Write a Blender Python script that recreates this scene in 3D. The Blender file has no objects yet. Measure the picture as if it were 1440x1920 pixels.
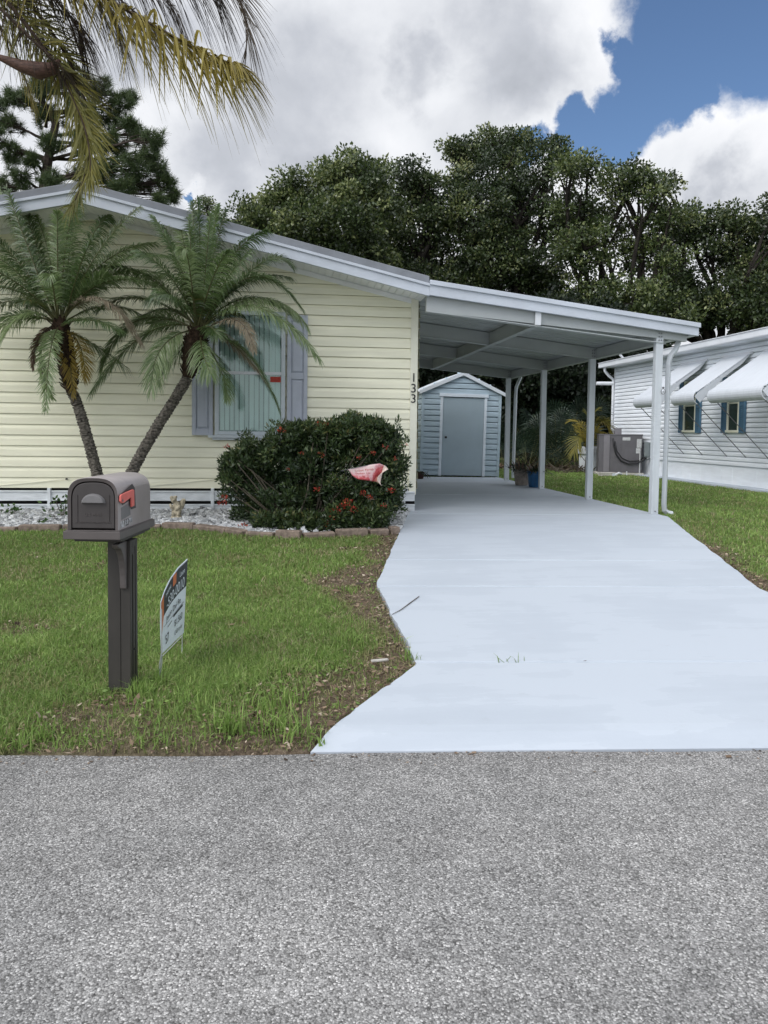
import bpy, bmesh, math, random
import numpy as np
from mathutils import Vector, Matrix
random.seed(7); RNG = np.random.default_rng(11)
SC = bpy.context.scene; COL = SC.collection
PI = math.pi
# ------------------------------------------------------------------ camera geometry (x along house wall, y depth, z up; z=0 carport slab)
F = 1440.0; YAW = math.radians(7.3); PIT = math.radians(3.0); ROLL = .0125; EYE = 1.05
CY = 809.3 + F*math.tan(PIT)
_s, _c, _sp, _cp = math.sin(YAW), math.cos(YAW), math.sin(PIT), math.cos(PIT)
Wv = Vector((_c, -_s, 0)); FW = Vector((_s*_cp, _c*_cp, -_sp)); U0 = Vector((_s*_sp, _c*_sp, _cp))
CR = Wv*math.cos(ROLL) + U0*math.sin(ROLL); CU = U0*math.cos(ROLL) - Wv*math.sin(ROLL)
CP = Vector((0, 0, EYE))
def ray(px, py): return CR*((px-720)/F) + CU*((CY-py)/F) + FW
def at_z(px, py, z):
    d = ray(px, py); return CP + d*((z-EYE)/d.z)
def at_Y(px, py, Y):
    d = ray(px, py); return CP + d*(Y/d.y)
def at_X(px, py, X):
    d = ray(px, py); return CP + d*(X/d.x)
def at_D(px, py, D):
    d = ray(px, py); return CP + d*(D/(d.x*_s+d.y*_c))
RN = Vector((.0758, .99712)); RD = Vector((.99712, -.0758)); RC = 3.232
def rt(x, y): return RN.x*x + RN.y*y - RC          # distance beyond the road edge
def rs(x, y): return RD.x*x + RD.y*y
def from_st(s, t): return (RD.x*s + RN.x*(t+RC), RD.y*s + RN.y*(t+RC))
def G(x, y):
    t = max(rt(x, y), 0); return -.331 + .031*min(t/.14, 1) + .28*min(t/6.3, 1)
def at_g(px, py, off=0.0):
    z = -.1
    for _ in range(25):
        p = at_z(px, py, z); z = .5*z + .5*(G(p.x, p.y)+off)
    return at_z(px, py, z)
# ------------------------------------------------------------------ value noise
_perm = RNG.random((256, 256))
def vnoise(x, y):
    x = np.asarray(x, float); y = np.asarray(y, float)
    xi = np.floor(x).astype(int); yi = np.floor(y).astype(int); fx = x-xi; fy = y-yi
    fx = fx*fx*(3-2*fx); fy = fy*fy*(3-2*fy)
    g = lambda a, b: _perm[a & 255, b & 255]
    return (g(xi, yi)*(1-fx)+g(xi+1, yi)*fx)*(1-fy) + (g(xi, yi+1)*(1-fx)+g(xi+1, yi+1)*fx)*fy
def fbm(x, y, o=4):
    r = 0; a = .5
    for i in range(o):
        r = r + a*vnoise(x*2**i+17.3*i, y*2**i+5.1*i); a *= .5
    return r/(1-.5**o)
def sstep(a, b, x):
    t = np.clip((x-a)/(b-a), 0, 1); return t*t*(3-2*t)
def segdist(x, y, pts):
    best = np.full(np.shape(x), 1e9)
    for (ax, ay), (bx, by) in zip(pts[:-1], pts[1:]):
        dx, dy = bx-ax, by-ay; L = dx*dx+dy*dy
        t = np.clip(((x-ax)*dx+(y-ay)*dy)/L, 0, 1)
        best = np.minimum(best, np.hypot(x-ax-t*dx, y-ay-t*dy))
    return best
def inpoly(x, y, poly):
    r = np.zeros(np.shape(x), bool); n = len(poly)
    for i in range(n):
        (ax, ay), (bx, by) = poly[i], poly[(i+1) % n]
        if ay == by: continue
        c = ((ay > y) != (by > y)) & (x < (bx-ax)*(y-ay)/(by-ay)+ax); r ^= c
    return r
# ------------------------------------------------------------------ materials
def nodes_of(name):
    m = bpy.data.materials.new(name); m.use_nodes = True; nt = m.node_tree
    b = nt.nodes['Principled BSDF']; return m, nt, b
def N(nt, t, **k):
    n = nt.nodes.new(t)
    for a, v in k.items(): setattr(n, a, v)
    return n
def ramp(nt, fac, stops):
    r = N(nt, 'ShaderNodeValToRGB'); e = r.color_ramp.elements
    while len(e) < len(stops): e.new(.5)
    for q, (p, c) in zip(e, stops):
        q.position = p; q.color = (*c[:3], 1)
    nt.links.new(fac, r.inputs[0]); return r.outputs[0]
def noise(nt, scale, detail=5, rough=.55, co=None, sc=None):
    n = N(nt, 'ShaderNodeTexNoise'); n.inputs['Scale'].default_value = scale; n.inputs['Detail'].default_value = detail
    n.inputs['Roughness'].default_value = rough
    if co is None: co = N(nt, 'ShaderNodeTexCoord').outputs['Object']
    if sc:
        mp = N(nt, 'ShaderNodeMapping'); mp.inputs['Scale'].default_value = sc; nt.links.new(co, mp.inputs[0]); co = mp.outputs[0]
    nt.links.new(co, n.inputs['Vector']); return n.outputs['Fac']
def bump(nt, b, h, strength=.3, dist=.01):
    bp = N(nt, 'ShaderNodeBump'); bp.inputs['Strength'].default_value = strength; bp.inputs['Distance'].default_value = dist
    nt.links.new(h, bp.inputs['Height']); nt.links.new(bp.outputs[0], b.inputs['Normal'])
def M(name, col, rough=.55, var=.08, scale=6, spec=.4, metal=0, bmp=0, bs=60, bd=.004, sc=None):
    m, nt, b = nodes_of(name)
    f = noise(nt, scale, 6, .6, sc=sc)
    lo = [max(0, c*(1-var*1.6)) for c in col]; hi = [min(1, c*(1+var)) for c in col]
    nt.links.new(ramp(nt, f, [(.3, lo), (.7, hi)]), b.inputs['Base Color'])
    b.inputs['Roughness'].default_value = rough; b.inputs['Metallic'].default_value = metal
    b.inputs['Specular IOR Level'].default_value = spec
    if bmp: bump(nt, b, noise(nt, bs, 4), bmp, bd)
    return m
def leafmat(name, stops, trans=.25, rough=.5, spec=.35):
    m, nt, b = nodes_of(name)
    a = N(nt, 'ShaderNodeAttribute'); a.attribute_name = 'tint'
    c = ramp(nt, a.outputs['Fac'], stops)
    nt.links.new(c, b.inputs['Base Color']); b.inputs['Roughness'].default_value = rough; b.inputs['Specular IOR Level'].default_value = spec
    t = N(nt, 'ShaderNodeBsdfTranslucent'); nt.links.new(c, t.inputs[0])
    mx = N(nt, 'ShaderNodeMixShader'); mx.inputs[0].default_value = trans
    nt.links.new(b.outputs[0], mx.inputs[1]); nt.links.new(t.outputs[0], mx.inputs[2])
    nt.links.new(mx.outputs[0], nt.nodes['Material Output'].inputs[0]); return m
MT = {}
MT['siding'] = M('cream_vinyl', (.83, .81, .635), .5, .06, 1.2, .3, bmp=.08, bs=90, bd=.002, sc=(1, 1, 9))
MT['trim'] = M('cream_trim', (.76, .75, .62), .45, .05, 3)
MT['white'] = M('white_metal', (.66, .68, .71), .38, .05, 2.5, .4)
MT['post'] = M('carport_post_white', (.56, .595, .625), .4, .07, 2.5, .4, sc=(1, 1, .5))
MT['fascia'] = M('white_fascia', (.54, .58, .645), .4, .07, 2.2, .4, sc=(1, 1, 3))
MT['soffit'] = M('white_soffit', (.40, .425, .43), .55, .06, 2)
MT['soffit2'] = M('house_soffit', (.84, .85, .84), .55, .06, 2)
MT['roofgrey'] = M('grey_roof_metal', (.22, .235, .26), .45, .12, 3, .4)
MT['shutter'] = M('slate_blue_shutter', (.42, .45, .51), .5, .06, 5)
MT['skirt'] = M('white_skirting', (.66, .69, .705), .5, .12, 5, sc=(1, 1, 4))
MT['black'] = M('black_void', (.012, .012, .012), .9, .1, 4)
MT['digit'] = M('black_numeral', (.015, .015, .017), .4, .1, 20)
MT['glassframe'] = M('window_frame_grey', (.50, .55, .58), .4, .05, 5)
MT['shedwall'] = M('shed_blue_metal', (.40, .50, .57), .42, .08, 3, sc=(1, 1, 4))
MT['shedtrim'] = M('shed_pale_trim', (.66, .73, .80), .42, .06, 4)
MT['sheddoor'] = M('shed_door_blue', (.33, .41, .465), .5, .05, 2)
MT['shedroof'] = M('shed_white_roof', (.62, .66, .70), .4, .06, 3)
MT['nwall'] = M('neighbour_white_siding', (.80, .835, .875), .5, .05, 2, sc=(1, 1, 6))
MT['nblue'] = M('neighbour_blue_shutter', (.075, .16, .245), .5, .08, 8)
MT['awning'] = M('awning_aluminium', (.56, .59, .63), .38, .05, 3, sc=(1, 8, 1))
MT['rod'] = M('grey_rod', (.16, .16, .17), .5, .1, 9)
MT['ac'] = M('ac_grey_metal', (.125, .12, .13), .5, .1, 4)
MT['ac2'] = M('ac_light_grey_metal', (.20, .19, .205), .5, .08, 4)
MT['acbox'] = M('switch_box_grey', (.20, .23, .24), .5, .08, 6)
MT['label'] = M('pale_label', (.55, .56, .56), .5, .15, 30)
MT['cable'] = M('black_cable', (.02, .02, .022), .5, .1, 9)
MT['concrete'] = M('concrete', (.48, .46, .42), .85, .2, 14, .2, bmp=.4, bs=60)
MT['brick'] = M('edging_brick', (.23, .18, .145), .85, .3, 16, .2, bmp=.5, bs=50, bd=.006)
MT['bedbase'] = M('bed_soil', (.10, .09, .08), .95, .3, 20, .1)
MT['stone'] = M('weathered_stone', (.40, .355, .26), .9, .4, 22, .2, bmp=.7, bs=60, bd=.01)
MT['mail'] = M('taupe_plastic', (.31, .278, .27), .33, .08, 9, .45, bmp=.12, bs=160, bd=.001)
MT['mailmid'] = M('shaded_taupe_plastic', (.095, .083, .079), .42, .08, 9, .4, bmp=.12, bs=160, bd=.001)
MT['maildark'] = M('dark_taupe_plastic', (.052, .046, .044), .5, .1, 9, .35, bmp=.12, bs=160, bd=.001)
MT['mailpost'] = M('brown_post_sleeve', (.044, .040, .035), .5, .14, 9, .35, sc=(1, 1, .3))
MT['handle'] = M('grey_handle', (.16, .155, .155), .35, .1, 12)
MT['flag'] = M('coral_flag', (.68, .15, .125), .4, .06, 20)
MT['sticker'] = M('peeling_sticker', (.42, .42, .43), .6, .55, 55)
MT['potblue'] = M('blue_glazed_pot', (.018, .085, .20), .3, .15, 8)
MT['potgrey'] = M('grey_clay_pot', (.27, .24, .22), .85, .25, 12, .2, bmp=.3)
MT['potred'] = M('dark_red_pot', (.06, .025, .02), .6, .2, 12)
MT['soil'] = M('potting_soil', (.03, .022, .016), .95, .3, 40)
MT['blind'] = M('pale_blind', (.68, .755, .735), .7, .04, 4)
MT['inside'] = M('dark_room', (.19, .25, .24), .9, .1, 2)
MT['red'] = M('red_sticker', (.38, .03, .012), .5, .25, 40)
MT['orange'] = M('sign_orange', (.55, .16, .06), .5, .1, 30)
MT['signwhite'] = M('sign_white', (.70, .77, .82), .45, .05, 8)
MT['signblack'] = M('sign_black', (.03, .035, .045), .5, .1, 8)
MT['wire'] = M('galvanised_wire', (.55, .57, .56), .4, .1, 20, metal=.4)
MT['bark'] = M('grey_bark', (.026, .022, .018), .9, .45, 9, .2, bmp=.8, bs=14, bd=.05, sc=(1, 1, .3))
MT['pinebark'] = M('pine_bark', (.055, .043, .036), .9, .4, 9, .2, bmp=.8, bs=14, bd=.05)
MT['palmbark'] = M('palm_bark', (.15, .135, .115), .9, .6, 26, .2, bmp=.9, bs=34, bd=.03, sc=(1, 1, 1.8))
MT['boots'] = M('palm_leaf_bases', (.045, .028, .018), .9, .5, 30, .2, bmp=.7, bs=40, bd=.02)
MT['stem'] = M('woody_stem', (.10, .085, .065), .9, .3, 14, .2)
MT['spathe'] = M('brown_spathe', (.10, .055, .042), .7, .4, 14, .3, sc=(1, 6, 6))
MT['flower'] = leafmat('ixora_red', [(0, (.14, .012, .010)), (.6, (.38, .035, .018)), (1, (.62, .12, .06))], .2)
MT['oak'] = leafmat('oak_leaf', [(0, (.024, .040, .014)), (.45, (.060, .090, .028)), (.8, (.135, .17, .055)), (1, (.30, .33, .14))], .28, .36, .6)
MT['oak2'] = leafmat('dark_oak_leaf', [(0, (.020, .034, .014)), (.5, (.050, .076, .027)), (.85, (.115, .148, .05)), (1, (.28, .30, .13))], .26, .36, .6)
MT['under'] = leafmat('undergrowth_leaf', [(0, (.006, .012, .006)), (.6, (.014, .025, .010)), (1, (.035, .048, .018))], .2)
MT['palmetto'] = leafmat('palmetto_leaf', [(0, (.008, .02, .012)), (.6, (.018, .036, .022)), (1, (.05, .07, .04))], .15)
MT['pine'] = leafmat('pine_needle', [(0, (.032, .052, .022)), (.6, (.075, .11, .042)), (1, (.17, .21, .08))], .25)
MT['date'] = leafmat('date_palm_leaflet', [(0, (.16, .10, .055)), (.09, (.20, .15, .04)), (.16, (.085, .11, .028)), (.4, (.06, .108, .034)), (.75, (.13, .20, .066)), (1, (.31, .39, .19))], .4, .30, .7)
MT['yel'] = leafmat('yellow_frond_leaflet', [(0, (.10, .09, .02)), (.5, (.24, .17, .03)), (1, (.34, .25, .05))], .3)
MT['dead'] = leafmat('dead_frond_leaflet', [(0, (.04, .024, .016)), (.6, (.09, .052, .034)), (1, (.17, .115, .075))], .15)
MT['tan'] = leafmat('tan_frond_leaflet', [(0, (.08, .075, .035)), (.5, (.19, .16, .10)), (1, (.33, .28, .20))], .2)
MT['queen'] = leafmat('queen_palm_leaflet', [(0, (.07, .052, .015)), (.5, (.16, .13, .025)), (.85, (.27, .215, .045)), (1, (.37, .31, .08))], .35)
MT['queeng'] = leafmat('queen_palm_green_leaflet', [(0, (.07, .075, .018)), (.5, (.17, .165, .035)), (1, (.36, .29, .06))], .35)
MT['queend'] = leafmat('queen_palm_dry_leaflet', [(0, (.022, .017, .012)), (.6, (.05, .033, .022)), (1, (.09, .065, .03))], .15)
MT['rachis'] = M('frond_rachis', (.085, .085, .03), .6, .3, 14)
MT['rachisbrown'] = M('brown_rachis', (.055, .035, .022), .7, .3, 14)
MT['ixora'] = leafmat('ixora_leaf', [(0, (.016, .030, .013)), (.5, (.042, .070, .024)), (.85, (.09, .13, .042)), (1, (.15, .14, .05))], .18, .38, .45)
MT['weed'] = leafmat('weed_leaf', [(0, (.03, .07, .02)), (1, (.10, .17, .05))], .25)
MT['grass'] = leafmat('grass_blade', [(0, (.44, .38, .25)), (.12, (.32, .31, .14)), (.28, (.145, .225, .06)), (.7, (.215, .335, .08)), (1, (.40, .51, .17))], .3, .45)
MT['litter'] = leafmat('leaf_litter', [(0, (.045, .03, .02)), (.5, (.15, .10, .065)), (.85, (.30, .22, .15)), (1, (.48, .40, .32))], .05, .8)
MT['gravel'] = leafmat('white_gravel', [(0, (.08, .08, .08)), (.4, (.30, .305, .305)), (1, (.66, .67, .67))], 0, .8)
def glassmat():
    m, nt, b = nodes_of('window_glass')
    g = N(nt, 'ShaderNodeBsdfGlossy'); g.inputs['Roughness'].default_value = .02; g.inputs[0].default_value = (.9, 1, .98, 1)
    t = N(nt, 'ShaderNodeBsdfTransparent'); t.inputs[0].default_value = (.90, .95, .94, 1)
    fr = N(nt, 'ShaderNodeFresnel'); fr.inputs[0].default_value = 1.55
    mx = N(nt, 'ShaderNodeMixShader'); nt.links.new(fr.outputs[0], mx.inputs[0])
    nt.links.new(t.outputs[0], mx.inputs[1]); nt.links.new(g.outputs[0], mx.inputs[2])
    nt.links.new(mx.outputs[0], nt.nodes['Material Output'].inputs[0]); return m
MT['glass'] = glassmat()
MT['darkglass'] = M('dark_window_glass', (.035, .055, .05), .08, .2, 3, .6)
def asphalt():
    m, nt, b = nodes_of('aggregate_asphalt')
    co = N(nt, 'ShaderNodeTexCoord').outputs['Object']
    v = N(nt, 'ShaderNodeTexVoronoi'); v.inputs['Scale'].default_value = 185; v.inputs['Randomness'].default_value = 1; nt.links.new(co, v.inputs['Vector'])
    sp = N(nt, 'ShaderNodeSeparateColor'); nt.links.new(v.outputs['Color'], sp.inputs[0])
    c = ramp(nt, sp.outputs[0], [(0, (.10, .098, .095)), (.2, (.20, .197, .192)), (.55, (.30, .296, .29)), (.85, (.40, .395, .386)), (1, (.66, .65, .635))])
    big = noise(nt, .9, 5, .6, co); mid = noise(nt, 9, 4, .6, co)
    mul = N(nt, 'ShaderNodeMix', data_type='RGBA', blend_type='MULTIPLY'); mul.inputs[0].default_value = 1
    nt.links.new(c, mul.inputs[6]); nt.links.new(ramp(nt, big, [(.3, (.80, .80, .80)), (.7, (1.1, 1.09, 1.08))]), mul.inputs[7])
    mul2 = N(nt, 'ShaderNodeMix', data_type='RGBA', blend_type='MULTIPLY'); mul2.inputs[0].default_value = 1
    nt.links.new(mul.outputs[2], mul2.inputs[6]); nt.links.new(ramp(nt, mid, [(.35, (.86, .86, .86)), (.65, (1.06, 1.06, 1.06))]), mul2.inputs[7])
    wear = noise(nt, .55, 4, .6, co, (.16, 1.6, 1)); mulw = N(nt, 'ShaderNodeMix', data_type='RGBA', blend_type='MULTIPLY'); mulw.inputs[0].default_value = 1
    nt.links.new(mul2.outputs[2], mulw.inputs[6]); nt.links.new(ramp(nt, wear, [(.36, (.86, .855, .85)), (.5, (1, 1, 1)), (.64, (1.07, 1.07, 1.07))]), mulw.inputs[7]); mul2 = mulw
    gap = ramp(nt, v.outputs['Distance'], [(.45, (1, 1, 1)), (.85, (.5, .5, .5))])
    mul3 = N(nt, 'ShaderNodeMix', data_type='RGBA', blend_type='MULTIPLY'); mul3.inputs[0].default_value = .9
    nt.links.new(mul2.outputs[2], mul3.inputs[6]); nt.links.new(gap, mul3.inputs[7])
    nt.links.new(mul3.outputs[2], b.inputs['Base Color']); b.inputs['Roughness'].default_value = .75; b.inputs['Specular IOR Level'].default_value = .3
    inv = N(nt, 'ShaderNodeMath', operation='SUBTRACT'); inv.inputs[0].default_value = 1; nt.links.new(v.outputs['Distance'], inv.inputs[1])
    bump(nt, b, inv.outputs[0], .55, .005); return m
MT['asphalt'] = asphalt()
def drive():
    m, nt, b = nodes_of('painted_concrete')
    co = N(nt, 'ShaderNodeTexCoord').outputs['Object']
    a = noise(nt, 1.1, 6, .6, co); s = noise(nt, 1.6, 5, .6, co, (.6, 3.2, 1)); d = noise(nt, 40, 3, .5, co)
    ad = N(nt, 'ShaderNodeMath', operation='ADD'); nt.links.new(a, ad.inputs[0]); nt.links.new(s, ad.inputs[1])
    c = ramp(nt, ad.outputs[0], [(.75, (.42, .462, .515)), (1.0, (.442, .485, .538)), (1.25, (.46, .503, .556))])
    sp = noise(nt, 7, 8, .75, co)
    mul = N(nt, 'ShaderNodeMix', data_type='RGBA', blend_type='MULTIPLY'); mul.inputs[0].default_value = 1
    nt.links.new(c, mul.inputs[6]); nt.links.new(ramp(nt, sp, [(.25, (.82, .81, .78)), (.33, (.97, .97, .965)), (.42, (1, 1, 1))]), mul.inputs[7])
    nt.links.new(mul.outputs[2], b.inputs['Base Color']); b.inputs['Roughness'].default_value = .6; b.inputs['Specular IOR Level'].default_value = .3
    bump(nt, b, d, .25, .003); return m
MT['drive'] = drive()
def groundmat():
    m, nt, b = nodes_of('lawn_soil')
    co = N(nt, 'ShaderNodeTexCoord').outputs['Object']
    at = N(nt, 'ShaderNodeAttribute'); at.attribute_name = 'dirt'
    g = ramp(nt, noise(nt, 30, 6, .7, co), [(.3, (.06, .08, .03)), (.55, (.12, .15, .05)), (.75, (.19, .17, .08))])
    s = ramp(nt, noise(nt, 45, 7, .75, co), [(.3, (.05, .038, .026)), (.5, (.13, .10, .07)), (.68, (.24, .19, .14)), (.8, (.36, .30, .24))])
    mx = N(nt, 'ShaderNodeMix', data_type='RGBA'); nt.links.new(at.outputs['Fac'], mx.inputs[0]); nt.links.new(g, mx.inputs[6]); nt.links.new(s, mx.inputs[7])
    nt.links.new(mx.outputs[2], b.inputs['Base Color']); b.inputs['Roughness'].default_value = .95; b.inputs['Specular IOR Level'].default_value = .1
    bump(nt, b, noise(nt, 60, 6, .7, co), .8, .02); return m
MT['ground'] = groundmat()
# ------------------------------------------------------------------ object helpers
def tag(o, label=None, cat=None, group=None, kind=None):
    if label: o['label'] = label
    if cat: o['category'] = cat
    if group: o['group'] = group
    if kind: o['kind'] = kind
    return o
def thing(name, label, cat, loc, group=None):
    o = bpy.data.objects.new(name, None); COL.objects.link(o); o.location = loc; o.empty_display_size = .2
    o['wl'] = tuple(loc); return tag(o, label, cat, group)
def wl(p): return Vector(p['wl']) if p is not None and 'wl' in p else Vector((0, 0, 0))
def link(name, me, parent=None, loc=None):
    """mesh in world coordinates -> object; origin at parent's origin (or loc)"""
    o = bpy.data.objects.new(name, me); COL.objects.link(o)
    if parent is not None:
        L = wl(parent); me.transform(Matrix.Translation(-L)); o.parent = parent; o['wl'] = tuple(L)
    else:
        L = Vector(loc) if loc is not None else Vector((0, 0, 0)); me.transform(Matrix.Translation(-L)); o.location = L; o['wl'] = tuple(L)
    return o
def frame(d):
    d = Vector(d).normalized(); up = Vector((0, 0, 1)) if abs(d.z) < .95 else Vector((0, 1, 0))
    s = d.cross(up).normalized(); return d, s, s.cross(d).normalized()
class MB:
    def __init__(s): s.v = []; s.f = []; s.mi = []; s.cur = 0
    def add(s, vs, fs):
        b = len(s.v); s.v += [tuple(x) for x in vs]
        for f in fs: s.f.append([b+i for i in f]); s.mi.append(s.cur)
        return s
    def box(s, x0, x1, y0, y1, z0, z1):
        vs = [(x, y, z) for z in (z0, z1) for y in (y0, y1) for x in (x0, x1)]
        return s.add(vs, [(0, 2, 3, 1), (4, 5, 7, 6), (0, 1, 5, 4), (2, 6, 7, 3), (0, 4, 6, 2), (1, 3, 7, 5)])
    def obox(s, c, ax, ay, az, sx, sy, sz):
        c = Vector(c); vs = [c+ax*(i*sx/2)+ay*(j*sy/2)+az*(k*sz/2) for k in (-1, 1) for j in (-1, 1) for i in (-1, 1)]
        return s.add(vs, [(0, 2, 3, 1), (4, 5, 7, 6), (0, 1, 5, 4), (2, 6, 7, 3), (0, 4, 6, 2), (1, 3, 7, 5)])
    def quad(s, a, b, c, d): return s.add([a, b, c, d], [(0, 1, 2, 3)])
    def bar(s, p, q, w, h):
        p, q = Vector(p), Vector(q); d, sd, up = frame(q-p); return s.obox((p+q)/2, d, sd, up, (q-p).length, w, h)
    def tube(s, pts, rad, n=8, cap=True):
        pts = [Vector(p) for p in pts]
        if not hasattr(rad, '__len__'): rad = [rad]*len(pts)
        b = []; sd = None
        for i, p in enumerate(pts):
            d = (pts[min(i+1, len(pts)-1)]-pts[max(i-1, 0)]).normalized()
            if sd is None: _, sd, up = frame(d)
            else:
                sd = (sd-d*sd.dot(d)).normalized(); up = sd.cross(d)
            b += [p+(sd*math.cos(2*PI*k/n)+up*math.sin(2*PI*k/n))*rad[i] for k in range(n)]
        fs = [(i*n+k, i*n+(k+1) % n, (i+1)*n+(k+1) % n, (i+1)*n+k) for i in range(len(pts)-1) for k in range(n)]
        if cap: fs += [tuple(range(n))[::-1], tuple((len(pts)-1)*n+k for k in range(n))]
        return s.add(b, fs)
    def prism(s, poly, a, b):
        """poly: list of 3D points, extruded along vector b (a unused offset)"""
        n = len(poly); P = [Vector(p)+Vector(a) for p in poly]; Q = [p+Vector(b) for p in P]
        return s.add(P+Q, [tuple(range(n))[::-1], tuple(range(n, 2*n))]+[(i, (i+1) % n, n+(i+1) % n, n+i) for i in range(n)])
    def lathe(s, c, prof, n=20):
        c = Vector(c); vs = [c+Vector((r*math.cos(2*PI*k/n), r*math.sin(2*PI*k/n), z)) for r, z in prof for k in range(n)]
        return s.add(vs, [(i*n+k, i*n+(k+1) % n, (i+1)*n+(k+1) % n, (i+1)*n+k) for i in range(len(prof)-1) for k in range(n)])
    def build(s, name, mats, parent=None, loc=None, bevel=0, smooth=False, seg=2):
        me = bpy.data.meshes.new(name); me.from_pydata(s.v, [], s.f); me.validate()
        if not isinstance(mats, (list, tuple)): mats = [mats]
        for m in mats: me.materials.append(MT[m] if isinstance(m, str) else m)
        if len(mats) > 1: me.polygons.foreach_set('material_index', s.mi)
        bm = bmesh.new(); bm.from_mesh(me); bmesh.ops.recalc_face_normals(bm, faces=bm.faces); bm.to_mesh(me); bm.free()
        if smooth:
            me.polygons.foreach_set('use_smooth', [True]*len(me.polygons))
        o = link(name, me, parent, loc)
        if bevel:
            md = o.modifiers.new('bevel', 'BEVEL'); md.width = bevel; md.segments = seg; md.limit_method = 'ANGLE'; md.angle_limit = math.radians(35)
        return o
def quads(name, V, mats, tint=None, parent=None, mi=None, loc=None):
    """V: (n,4,3) array of loose quads"""
    V = np.asarray(V, np.float32); n = len(V)
    me = bpy.data.meshes.new(name); me.vertices.add(n*4); me.vertices.foreach_set('co', V.reshape(-1))
    me.loops.add(n*4); me.loops.foreach_set('vertex_index', np.arange(n*4, dtype=np.int32))
    me.polygons.add(n); me.polygons.foreach_set('loop_start', np.arange(0, n*4, 4, dtype=np.int32))
    if not isinstance(mats, (list, tuple)): mats = [mats]
    for m in mats: me.materials.append(MT[m])
    if mi is not None: me.polygons.foreach_set('material_index', np.asarray(mi, np.int32))
    me.update(calc_edges=True)
    if tint is not None:
        a = me.attributes.new('tint', 'FLOAT', 'FACE'); a.data.foreach_set('value', np.asarray(tint, np.float32))
    return link(name, me, parent, loc)
def tube_quads(pts, rad, n=5):
    m = MB(); m.tube(pts, rad, n, cap=False); v = np.array(m.v); return v[np.array(m.f)]
def text_part(name, txt, size, org, ax, ay, mat, parent, ext=.003, align='CENTER'):
    cu = bpy.data.curves.new('t', 'FONT'); cu.body = txt; cu.size = size; cu.extrude = ext; cu.align_x = align; cu.align_y = 'CENTER'
    ob = bpy.data.objects.new('t', cu); COL.objects.link(ob)
    bpy.context.view_layer.update()
    me = bpy.data.meshes.new_from_object(ob.evaluated_get(bpy.context.evaluated_depsgraph_get()))
    bpy.data.objects.remove(ob); bpy.data.curves.remove(cu)
    ax, ay = Vector(ax).normalized(), Vector(ay).normalized(); az = ax.cross(ay)
    mw = Matrix((ax, ay, az)).transposed().to_4x4(); mw.translation = Vector(org); me.transform(mw)
    me.name = name; me.materials.clear(); me.materials.append(MT[mat]); return link(name, me, parent)
def unit(a): return a/np.maximum(np.linalg.norm(a, axis=-1, keepdims=True), 1e-9)
def leaf_quads(P, D, L, Wd, rng=RNG, fold=0):
    """diamond leaves: centre-base P, direction D, length L, width W"""
    n = len(P); r = unit(rng.normal(size=(n, 3))); S = unit(np.cross(D, r)); L = np.broadcast_to(L, n)[:, None]; Wd = np.broadcast_to(Wd, n)[:, None]
    return np.stack([P, P+D*L*.45+S*Wd*.5, P+D*L, P+D*L*.45-S*Wd*.5], 1)
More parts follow.
